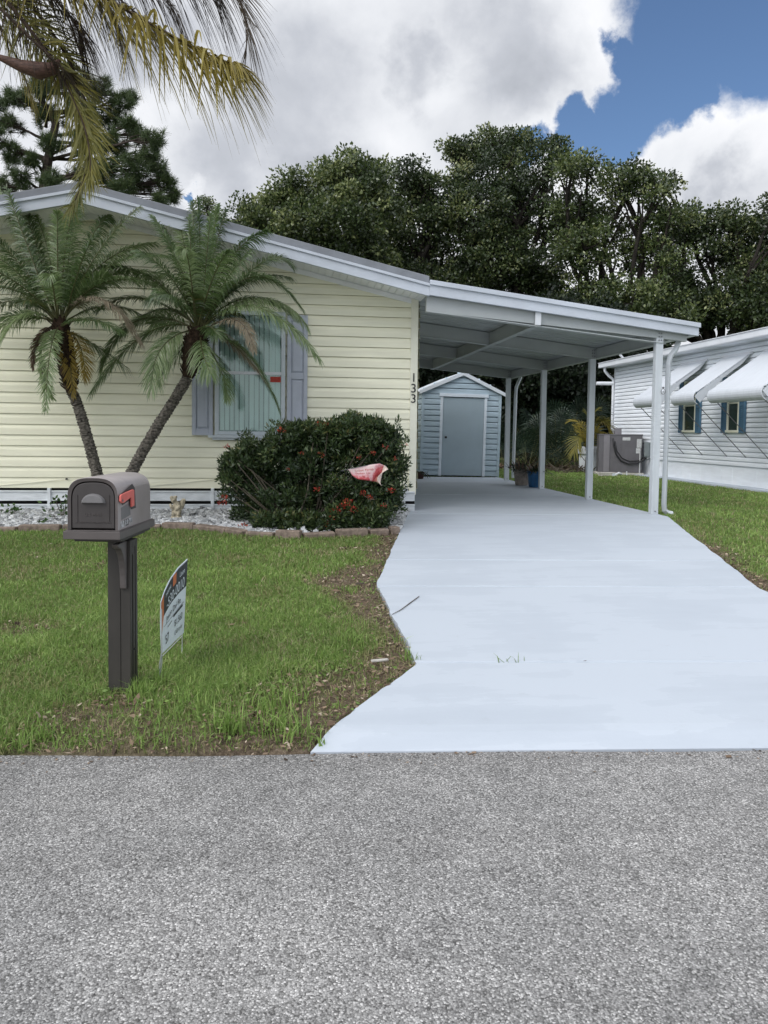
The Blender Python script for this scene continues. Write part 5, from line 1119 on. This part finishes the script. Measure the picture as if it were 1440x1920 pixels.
# ================================================================== QUEEN PALM OVERHEAD
def queen():
    D = 6.2; rng = np.random.default_rng(77); c = at_D(-330, -330, D); g = at_D(-420, 1100, D); g.z = G(g.x, g.y)
    t = thing('queen_palm', 'tall queen palm with yellowing drooping fronds hanging into the upper left', 'palm tree', g)
    m = MB(); pts = [g+(c-g)*k+Vector((.05*math.sin(k*3), 0, 0)) for k in np.linspace(-.02, 1, 30)]; m.tube(pts, [.17-.03*i/29+.006*(i % 2) for i in range(30)], 16); m.build('trunk', 'palmbark', t)
    def F(pts, mats, lab, dy=(0, 0, 0), **k):
        P = [at_D(x, y, D+d) for (x, y), d in zip(pts, dy)]; P[1] = P[1]*2-(P[0]+P[2])*.5
        kw = dict(npair=150, LL=.62, W=.024, rng=rng, droop=.75, roll=0, V=.15, jit=12, tints=(.1, .95), rr=.02, bare=.1, a0=72, a1=30, nq=4); kw.update(k)
        frond(t, P, mats, lab, **kw)
    q, r = ('queen', 'rachisbrown'), ('queend', 'rachisbrown')
    F([(-300, -310), (230, 15), (438, 118)], q, 'yellowing drooping frond', (0, -.3, -.5), npair=180, LL=.58, droop=.8, tints=(.25, 1), W=.023, jit=14)
    F([(-300, -300), (330, -120), (452, 130)], r, 'dark dry frond', (0, .5, .6), LL=.75, droop=.3, npair=130, W=.011, a0=55, a1=22, jit=9)
    F([(-320, -300), (60, 60), (168, 338)], ('queeng', 'rachisbrown'), 'olive drooping frond', (0, -.2, -.2), roll=1.35, V=.1, npair=190, jit=20, LL=.34, droop=.35, W=.012, tints=(.1, .95), a0=58, a1=20)
    F([(-300, -320), (140, -120), (330, 20)], r, 'dark dry frond', (0, .3, .4), LL=.60, droop=.9, npair=100, W=.010)
    F([(-330, -310), (60, -110), (215, 40)], r, 'dark dry frond', (0, .1, .2), LL=.62, droop=.9, npair=100, W=.010)
    F([(-330, -310), (10, 25), (125, 135)], r, 'dark dry frond', (0, -.3, -.3), LL=.42, droop=.7, npair=90, W=.010)
    F([(-330, -310), (160, -150), (400, -20)], r, 'dark dry frond', (0, -.2, -.2), LL=.66, droop=.9, npair=150, W=.010)
    F([(-330, -310), (80, -100), (290, 60)], r, 'dark dry frond', (0, .4, .5), LL=.52, droop=.9, npair=150, W=.010)
    F([(-330, -310), (0, -90), (150, 60)], r, 'dark dry frond', (0, -.2, -.1), LL=.60, droop=.9, npair=150, W=.010)
    F([(-330, -310), (-40, -60), (90, 90)], r, 'dark dry frond', (0, .3, .3), LL=.50, droop=.8, npair=140, W=.010, roll=.5)
    F([(-330, -310), (-60, -40), (60, 190)], q, 'yellowing drooping frond', (0, .4, .5), LL=.30, droop=.7, npair=70, W=.012)
    F([(-330, -310), (110, 80), (130, 395)], ('queeng', 'rachisbrown'), 'olive drooping frond', (0, .3, .35), roll=1.2, V=.1, npair=170, jit=20, LL=.30, droop=.35, W=.012, a0=58, a1=18)
    for e in ((-700, -500), (-600, -900), (-100, -900), (-900, -200), (-760, 150), (-560, 200), (200, -700)):
        F([(-330, -310), ((-330+e[0])/2, (-310+e[1])/2-130), e], ('queeng', 'rachis'), None, (0, rng.uniform(-1, 1), rng.uniform(-1.5, 1.5)), npair=70)
    m = MB(); P = [at_D(x, y, D-.3) for x, y in ((-330, 40), (-60, 92), (0, 108), (40, 124), (75, 133), (100, 128), (112, 112))]
    m.tube(P, [.02, .02, .022, .045, .062, .045, .008], 10); m.build('spathe', 'spathe', t, smooth=True)
queen()
# ================================================================== FLOWERING SHRUB
def clump_leaves(C, R, n, L, W, rng, up=.35, shell=.45):
    """leaves on and in an ellipsoid clump, pointing outward and up"""
    d = unit(rng.normal(size=(n, 3))); r = rng.random((n, 1))**shell; P = C+d*r*R
    D = unit(d*.7+rng.normal(0, .6, (n, 3))+np.array([0, 0, up])); return leaf_quads(P, D, L*rng.uniform(.6, 1.25, n), W*rng.uniform(.7, 1.2, n), rng)
def shrub():
    rng = np.random.default_rng(12); rnd = random.Random(4); D = 8.85
    g = at_g(590, 985); t = thing('ixora_shrub', 'dense dark green ixora shrub with red flower clusters under the window', 'shrub', g)
    lob = [(480, 862, 52), (540, 850, 58), (600, 850, 58), (660, 838, 58), (706, 840, 48), (452, 905, 42), (520, 920, 70), (600, 920, 72), (680, 915, 66), (716, 900, 44), (500, 958, 44), (575, 962, 42), (655, 962, 42), (710, 945, 40), (652, 806, 26), (590, 822, 28), (690, 810, 24), (728, 820, 24), (735, 870, 26), (440, 872, 26), (555, 815, 24), (625, 815, 26), (470, 965, 30), (620, 985, 26), (540, 985, 24), (690, 985, 24), (500, 982, 24), (580, 988, 22), (660, 988, 22), (645, 975, 28), (700, 972, 26)]
    Q = []; T = []
    for px, py, r in lob:
        C0 = np.array(at_D(px, py, D if py < 968 else 8.5)); R0 = r/F*D; ncl = int(10+r*.55)
        for _ in range(ncl):
            d = unit(rng.normal(size=3)); cc = C0+d*np.array([1, 1.0, 1])*R0*rng.uniform(.55, 1.0); n = 62
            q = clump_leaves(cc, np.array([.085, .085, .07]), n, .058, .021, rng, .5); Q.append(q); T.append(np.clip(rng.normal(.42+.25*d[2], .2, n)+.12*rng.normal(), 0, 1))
        for _ in range(int(r*.42)):                            # dense dark inner twigs
            d = unit(rng.normal(size=3)); cc = C0+d*R0*rng.uniform(.0, .55)+np.array([0, .12, 0]); n = 50
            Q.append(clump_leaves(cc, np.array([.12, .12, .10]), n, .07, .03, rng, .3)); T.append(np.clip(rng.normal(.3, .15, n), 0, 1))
    for px, py in ((655, 786), (690, 795), (735, 798), (560, 802), (500, 822), (455, 838), (430, 868), (748, 830), (752, 880), (470, 826), (525, 806), (640, 792), (715, 798), (585, 800), (605, 806), (425, 905), (420, 930), (748, 915), (700, 790), (668, 782)):   # sprigs breaking the outline
        for _ in range(3):
            cc = np.array(at_D(px+rng.normal(0, 6), py+rng.normal(0, 5), D+rng.uniform(-.3, .3))); q = clump_leaves(cc, np.array([.035, .035, .06]), 26, .06, .02, rng, .9); Q.append(q); T.append(np.clip(rng.normal(.55, .2, 26), 0, 1))
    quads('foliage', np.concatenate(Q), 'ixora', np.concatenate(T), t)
    m = MB()
    for k in range(70):
        b = g+Vector((rnd.gauss(0, .16), rnd.gauss(0, .12), -.03)); px, py, r = rnd.choice(lob); e = at_D(px+rnd.uniform(-r, r)*.7, py+rnd.uniform(-r, r)*.5, D+rnd.uniform(-.32, .2))
        md = b.lerp(e, .5)+Vector((rnd.uniform(-.06, .06), rnd.uniform(-.05, .05), -.06)); m.tube([b, md, e], [.012, .009, .004], 5)
    for px, py in ((432, 900), (445, 870), (440, 930), (470, 880), (455, 915), (490, 900)):
        m.tube([g+Vector((-.12, -.1, 0)), at_D((px+560)/2, (py+985)/2+12, D-.3), at_D(px, py, D-.35)], [.012, .010, .004], 5)
    m.build('branch', 'stem', t)
    fl = [(598, 795, 1), (611, 796, .9), (528, 807, 1), (423, 838, 1), (601, 853, .9), (722, 838, .8), (756, 835, 1), (593, 918, .9), (734, 920, 1), (640, 950, 1.2), (652, 942, 1.2), (630, 960, 1.2), (680, 925, .8), (693, 933, .9), (417, 945, 1.1), (420, 932, .9), (455, 987, 1.1), (614, 984, 1.1), (622, 973, 1), (700, 850, .7), (566, 850, .6), (720, 948, .8), (662, 955, 1), (540, 880, .5), (673, 858, .6), (740, 860, .6)]
    for px, py, s in fl:
        out = {756: -.05, 598: -.1, 611: -.1, 528: -.2, 423: -.1}.get(px, -.50 if py < 940 else -.46); c = np.array(at_D(px, py, D+out)); n = 28
        q = clump_leaves(c, np.array([.045, .045, .03])*s, n, .022*s, .014*s, rng, .8, .3); quads('flower_cluster', q, 'flower', np.clip(rng.normal(.45, .25, n)+(.25 if py < 830 else 0), 0, 1), t)
shrub()
def weeds():
    rng = np.random.default_rng(9)
    for i, (px, py, n, lab) in enumerate([(112, 965, 60, 'leafy green weed on the gravel just left of the mailbox'), (18, 962, 34, 'sparse green weed on the gravel near the left end of the skirting'), (72, 978, 14, 'tiny weed sprout in the gravel between the two larger weeds')]):
        c = at_g(px, py+10, .02); c.y += .12; c.z = G(c.x, c.y)+.02; t = thing('weed', lab, 'weed', c); C = np.array(c); s = n/60
        P = C+rng.normal(0, 1, (n, 3))*np.array([.11, .08, .0])*s+np.array([0, 0, 1])*rng.uniform(.02, .24, (n, 1))*s
        quads('foliage', leaf_quads(P, unit(rng.normal(0, 1, (n, 3))+np.array([0, -.3, .3])), .055*rng.uniform(.6, 1.2, n), .035, rng), 'weed', rng.random(n), t)
        m = MB()
        for k in range(max(3, n//6)): m.tube([C, P[k]], .003, 4)
        m.build('stem', 'weed' if False else 'stem', t)
weeds()
# ================================================================== TREES
def limb(m, a, b, r0, r1, rnd, n=6, sag=.12):
    d = b-a; L = d.length; pts = []; off = Vector((rnd.uniform(-1, 1), rnd.uniform(-1, 1), rnd.uniform(-.3, .6)))*L*sag
    for i in range(n+1):
        u = i/n; pts.append(a+d*u+off*math.sin(PI*u)+Vector((rnd.uniform(-1, 1), rnd.uniform(-1, 1), rnd.uniform(-1, 1)))*L*.018)
    m.tube(pts, [r0+(r1-r0)*i/n for i in range(n+1)], 7); return pts
def oak(label, D, lob, trunkpx, mat, seed, dens=1.0, leaf=.145, thick=1.0, group='live oaks behind the houses', name='oak_tree', lean=0, sub=.62):
    rng = np.random.default_rng(seed); rnd = random.Random(seed)
    if D < 40 and name == 'oak_tree':                       # low hanging outer boughs
        xs = [q[0] for q in lob]; x0, x1 = min(xs), max(xs); yb = np.interp((x0+x1)/2, [440, 800, 1300, 1440], [430, 520, 600, 560])
        lob = lob+[(x, yb+rng.uniform(-22, 40), rng.uniform(46, 62)) for x in np.arange(x0+15, x1, 46)]
    g = at_D(trunkpx, 850, D); g.z = -.02; t = thing(name, label, 'tree', g, group)
    Q = []; T = []; cents = []; tips = []
    for px, py, r in lob:
        C0 = np.array(at_D(px, py, D)); R0 = r/F*D; C0[1] += rng.uniform(-.9, .9)*R0*thick*1.2; cents.append((C0, R0))
        ncl = max(6, int(dens*10*(R0/sub)**2))
        for _ in range(ncl):
            d = unit(rng.normal(size=3)); d[2] = d[2]*.9+.12; out = rng.random() < .14; cc = C0+d*R0*(rng.uniform(1.0, 1.22) if out else rng.uniform(.45, 1.0))*np.array([1, thick, .92]); rr = sub*(rng.uniform(.28, .5) if out else rng.uniform(.5, 1.1)); n = int(175*(rr/sub)**2*dens)
            q = clump_leaves(cc, np.array([rr, rr, rr*.62]), n, leaf, leaf*.62, rng, .25, .42); Q.append(q); tips.append((cc, C0))
            T.append(np.clip(rng.normal(.42, .2, n)+.2*rng.normal()+.1*d[2], 0, 1))
    quads('crown', np.concatenate(Q), mat, np.concatenate(T), t)
    m = MB(); top = Vector((np.mean([c[0][0] for c in cents])*.55+g.x*.45, g.y, g.z+max(2.5, (min(c[0][2] for c in cents)-g.z)*.75)))
    R = .028*max(c[0][2] for c in cents)+.08
    limb(m, g-Vector((0, 0, .3)), top, R*1.0, R*.6, rnd, 8, .05)
    for C0, R0 in cents:
        p = limb(m, top+Vector((rnd.uniform(-.1, .1), rnd.uniform(-.1, .1), rnd.uniform(-.6, .1))), Vector(C0), R*.36, R*.12, rnd, 7, .14)
        for _ in range(7):
            d = Vector(unit(rng.normal(size=3))); limb(m, p[rnd.choice((4, 5, 6, 7))], Vector(C0)+d*R0*.9, R*.13, R*.03, rnd, 4, .12)
    m.build('trunk', 'bark', t); return sum(map(len, Q))
NL = 0
NL += oak('broad rounded oak whose crown rises just right of the house roof peak', 30, [(520, 405, 62), (590, 375, 65), (655, 365, 62), (560, 450, 70), (640, 445, 80), (705, 395, 55), (470, 425, 38), (618, 332, 32), (655, 325, 30), (545, 365, 32), (500, 385, 30), (700, 340, 26), (590, 500, 60), (680, 500, 60)], 600, 'oak', 101, 1.0)
NL += oak('smaller oak between the rounded oak and the tallest oak', 33, [(765, 370, 50), (760, 333, 30), (795, 430, 65), (800, 352, 38), (740, 440, 55), (820, 400, 45), (770, 495, 60), (730, 350, 22)], 775, 'oak2', 102, .95)
NL += oak('tallest oak, its crown the highest point of the treeline', 34, [(872, 305, 42), (925, 275, 36), (985, 280, 42), (1030, 315, 34), (850, 285, 22), (868, 365, 42), (930, 345, 50), (995, 360, 55), (875, 430, 68), (955, 430, 75), (1035, 420, 55), (905, 505, 70), (1000, 505, 70), (1040, 275, 20), (960, 258, 18), (830, 500, 50)], 950, 'oak2', 103, .95)
NL += oak('oak with bare forked limbs showing above the carport roof', 31, [(1105, 320, 36), (1155, 350, 46), (1085, 385, 44), (1210, 375, 40), (1150, 420, 62), (1090, 470, 55), (1215, 440, 46), (1190, 490, 40), (1250, 410, 36), (1110, 530, 40), (1240, 500, 40), (1060, 330, 22), (1190, 335, 20)], 1168, 'oak', 104, .9)
NL += oak('ragged oak above the near end of the white neighbouring roof', 32, [(1243, 352, 22), (1290, 415, 38), (1360, 415, 38), (1425, 412, 42), (1335, 455, 54), (1415, 455, 66), (1300, 520, 50), (1395, 540, 62), (1470, 500, 70), (1340, 585, 40), (1430, 610, 46), (1300, 600, 40), (1480, 425, 46), (1265, 460, 36), (1250, 560, 32), (1480, 600, 50), (1540, 480, 90)], 1330, 'oak2', 105, .92)
NL += oak('pale distant tree peeking over the roof between pine and oaks', 48, [(395, 400, 20), (370, 410, 14), (415, 415, 14), (385, 385, 10), (400, 440, 26)], 395, 'oak', 106, .7, .16, group=None)
NL += oak('half hidden oak filling the gap left of the rounded oak', 38, [(460, 470, 46), (420, 500, 50), (520, 500, 60)], 470, 'oak2', 107, .9, group='live oaks behind the houses')
# dark wood edge behind the carport
k = 0
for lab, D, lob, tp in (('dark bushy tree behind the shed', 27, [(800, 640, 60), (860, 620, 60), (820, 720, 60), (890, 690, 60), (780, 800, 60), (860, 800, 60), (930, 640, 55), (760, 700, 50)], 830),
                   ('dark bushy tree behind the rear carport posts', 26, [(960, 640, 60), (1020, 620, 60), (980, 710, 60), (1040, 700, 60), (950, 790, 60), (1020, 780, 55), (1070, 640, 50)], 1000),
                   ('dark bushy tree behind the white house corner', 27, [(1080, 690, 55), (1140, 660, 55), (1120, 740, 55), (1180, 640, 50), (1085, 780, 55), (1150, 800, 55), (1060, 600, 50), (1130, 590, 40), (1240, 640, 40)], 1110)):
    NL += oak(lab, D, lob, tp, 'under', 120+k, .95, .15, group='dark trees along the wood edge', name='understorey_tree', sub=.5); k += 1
print('oak quads', NL)
def wood():
    rng = np.random.default_rng(55); Q = []; T = []
    for _ in range(1500):
        x = rng.uniform(-14, 26); y = rng.uniform(36, 41); z = rng.uniform(0, 5.2); n = 28
        q = clump_leaves(np.array([x, y, z]), np.array([.9, .9, .6]), n, .32, .2, rng, .2); Q.append(q); T.append(np.clip(rng.normal(.35, .2, n), 0, 1))
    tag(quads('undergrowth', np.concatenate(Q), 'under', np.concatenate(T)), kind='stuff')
wood()
def fan_palm(label, c, n, R, seed, mat='palmetto', h=(.5, 1.5)):
    rng = np.random.default_rng(seed); t = thing('palmetto', label, 'palmetto', c, 'palmettos along the wood edge'); m = MB(); base = np.array(c)
    for i in range(n):
        az = i*2.4+rng.uniform(-.4, .4); el = rng.uniform(.35, 1.3); l = rng.uniform(*h); d = np.array([math.cos(az)*math.cos(el), math.sin(az)*math.cos(el), math.sin(el)]); hub = base+d*l
        m.tube([c, Vector(hub)], [.012, .006], 5); Q = []; up = unit(np.array([0, 0, 1.])-d*d[2]); sd_ = np.cross(d, up)
        for a in np.linspace(-2.0, 2.0, 22):
            D = unit(d*math.cos(a)+sd_*math.sin(a)+up*.12); L = R*rng.uniform(.85, 1.05)*(1-.12*abs(a)/2); S = unit(np.cross(D, up)); tip = hub+D*L-np.array([0, 0, .22*R]); mid = hub+D*L*.6
            Q += [[hub, hub+D*.02, mid+S*.016, mid-S*.016], [mid-S*.016, mid+S*.016, tip+S*.002, tip-S*.002]]
        quads('fan_leaf', Q, mat, np.clip(rng.normal(.5, .25, len(Q)), 0, 1), t)
    m.build('stem', 'rachis', t)
for i, (px, D, n, lab) in enumerate([(990, 22.5, 16, 'dark palmetto behind the blue flower pot'), (1045, 23, 18, 'dark palmetto between the middle carport posts'), (1080, 22, 12, 'palmetto left of the small yellowish palm'), (945, 24, 14, 'palmetto just right of the shed'), (1015, 24.5, 14, 'tall palmetto at the back of the wood edge'), (1100, 24, 12, 'palmetto behind the small yellowish palm')]):
    c = at_D(px, 860, D); c.z = -.02; fan_palm(lab, c, n, .75, 200+i, h=(.5, 1.9))
def areca():
    rng = np.random.default_rng(66); D = 20.6; g = at_D(1103, 890, D); g.z = -.02
    t = thing('areca_palm', 'small yellowish arching palm left of the grey air conditioner', 'palm tree', g); m = MB()
    c = g+Vector((0, 0, .35))
    for k in range(4): m.tube([g+Vector((.07*k-.1, .05*(k % 2), -.05)), c+Vector((.05*k-.07, 0, .1))], [.03, .02], 7)
    m.build('trunk', 'stem', t)
    for mx, my, ex, ey, dy in ((1098, 830, 1080, 800, 0), (1110, 800, 1135, 790, -.2), (1125, 795, 1150, 815, .1), (1090, 820, 1076, 850, -.2), (1105, 800, 1100, 775, .2), (1118, 810, 1142, 850, -.3), (1095, 805, 1070, 790, .3), (1108, 795, 1120, 770, 0)):
        P = [c, at_D(mx, my, D+dy*.5), at_D(ex, ey, D+dy)]; P[1] = P[1]*2-(P[0]+P[2])*.5
        frond(t, P, ('queeng', 'rachis'), npair=40, LL=.46, W=.026, rng=rng, droop=.35, roll=rng.uniform(-.6, .6), V=.2, tints=(.2, 1), rr=.012)
areca()
def brush():
    rng = random.Random(3); c = at_D(1078, 884, 21); c.z = 0; t = thing('brush_pile', 'heap of bare sticks at the edge of the dark trees', 'brush pile', c); m = MB()
    for k in range(34):
        a = rng.uniform(0, PI); e = rng.uniform(.0, .7); l = rng.uniform(.3, .8); p = c+Vector((rng.gauss(0, .35), rng.gauss(0, .25), .03)); m.tube([p, p+Vector((math.cos(a)*math.cos(e), .3*math.sin(a), math.sin(e)))*l], [.016, .006], 5)
    m.build('sticks', 'stem', t)
    rg = np.random.default_rng(4); n = 1400; x = rg.uniform(3.5, 9, n); y = rg.normal(22.6, .9, n); P = np.stack([x, y, np.full(n, 0.0)+rg.uniform(0, .05, n)], -1)
    tag(quads('leaf_mulch', leaf_quads(P, unit(rg.normal(0, 1, (n, 3))*[1, 1, .3]), .14*rg.uniform(.5, 1.2, n), .07, rg), 'litter', rg.random(n)*.6), kind='stuff')
brush()
def pine():
    D = 27; rng = np.random.default_rng(15); rnd = random.Random(15); g = at_D(40, 850, D); g.z = -.02
    t = thing('pine_tree', 'tall pine with dark needle clumps rising behind the house peak', 'tree', g)
    lob = [(30, 185, 34), (80, 165, 34), (130, 150, 36), (185, 165, 34), (225, 190, 28), (20, 235, 30), (90, 215, 36), (150, 205, 38), (205, 225, 32), (245, 180, 14), (20, 285, 32), (95, 265, 26), (165, 265, 40), (220, 270, 34), (262, 255, 26), (290, 262, 24), (280, 292, 26), (300, 318, 24), (250, 310, 34), (200, 320, 36), (310, 345, 22), (328, 368, 14), (265, 345, 26), (230, 352, 24), (160, 330, 34), (40, 330, 30), (100, 340, 24), (5, 350, 30), (-30, 260, 40), (-20, 190, 30), (240, 230, 16), (60, 300, 16), (300, 375, 14)]
    m = MB(); Q = []; T = []; top = at_D(95, 120, D); limb(m, g-Vector((0, 0, .3)), top, .30, .10, rnd, 12, .02)
    tl = lambda z: g.lerp(top, (z-g.z)/(top.z-g.z))
    for px, py, r in lob:
        C0 = at_D(px, py, D+rnd.uniform(-1.2, 1.2)); R0 = r/F*D; a = tl(C0.z-rnd.uniform(.1, .6)); pts = limb(m, a, C0, .06, .022, rnd, 7, .1); C = np.array(C0)
        for _ in range(int(9+r*.75)):
            d = unit(rng.normal(size=3)); p = C+d*R0*np.array([1, 1, .8])*rng.uniform(.35, 1.0); limb(m, pts[rnd.choice((4, 5, 6, 7))], Vector(p), .016, .007, rnd, 3, .1)
            ax = unit(d*.6+np.array([0, 0, .6])+rng.normal(0, .2, 3)); n = 60
            dd = unit(ax*rng.uniform(-.1, 1, (n, 1))+unit(rng.normal(size=(n, 3)))*.9); st = p-ax*.12*rng.random((n, 1)); L = .25*rng.uniform(.7, 1.15, (n, 1)); S = unit(np.cross(dd, rng.normal(size=(n, 3))))*.007
            Q.append(np.stack([st-S, st+S, st+dd*L+S*.4, st+dd*L-S*.4], 1)); T.append(np.clip(rng.normal(.45, .18, n)+.12*d[2], 0, 1))
    m.build('trunk', 'pinebark', t); quads('crown', np.concatenate(Q), 'pine', np.concatenate(T), t)
pine()
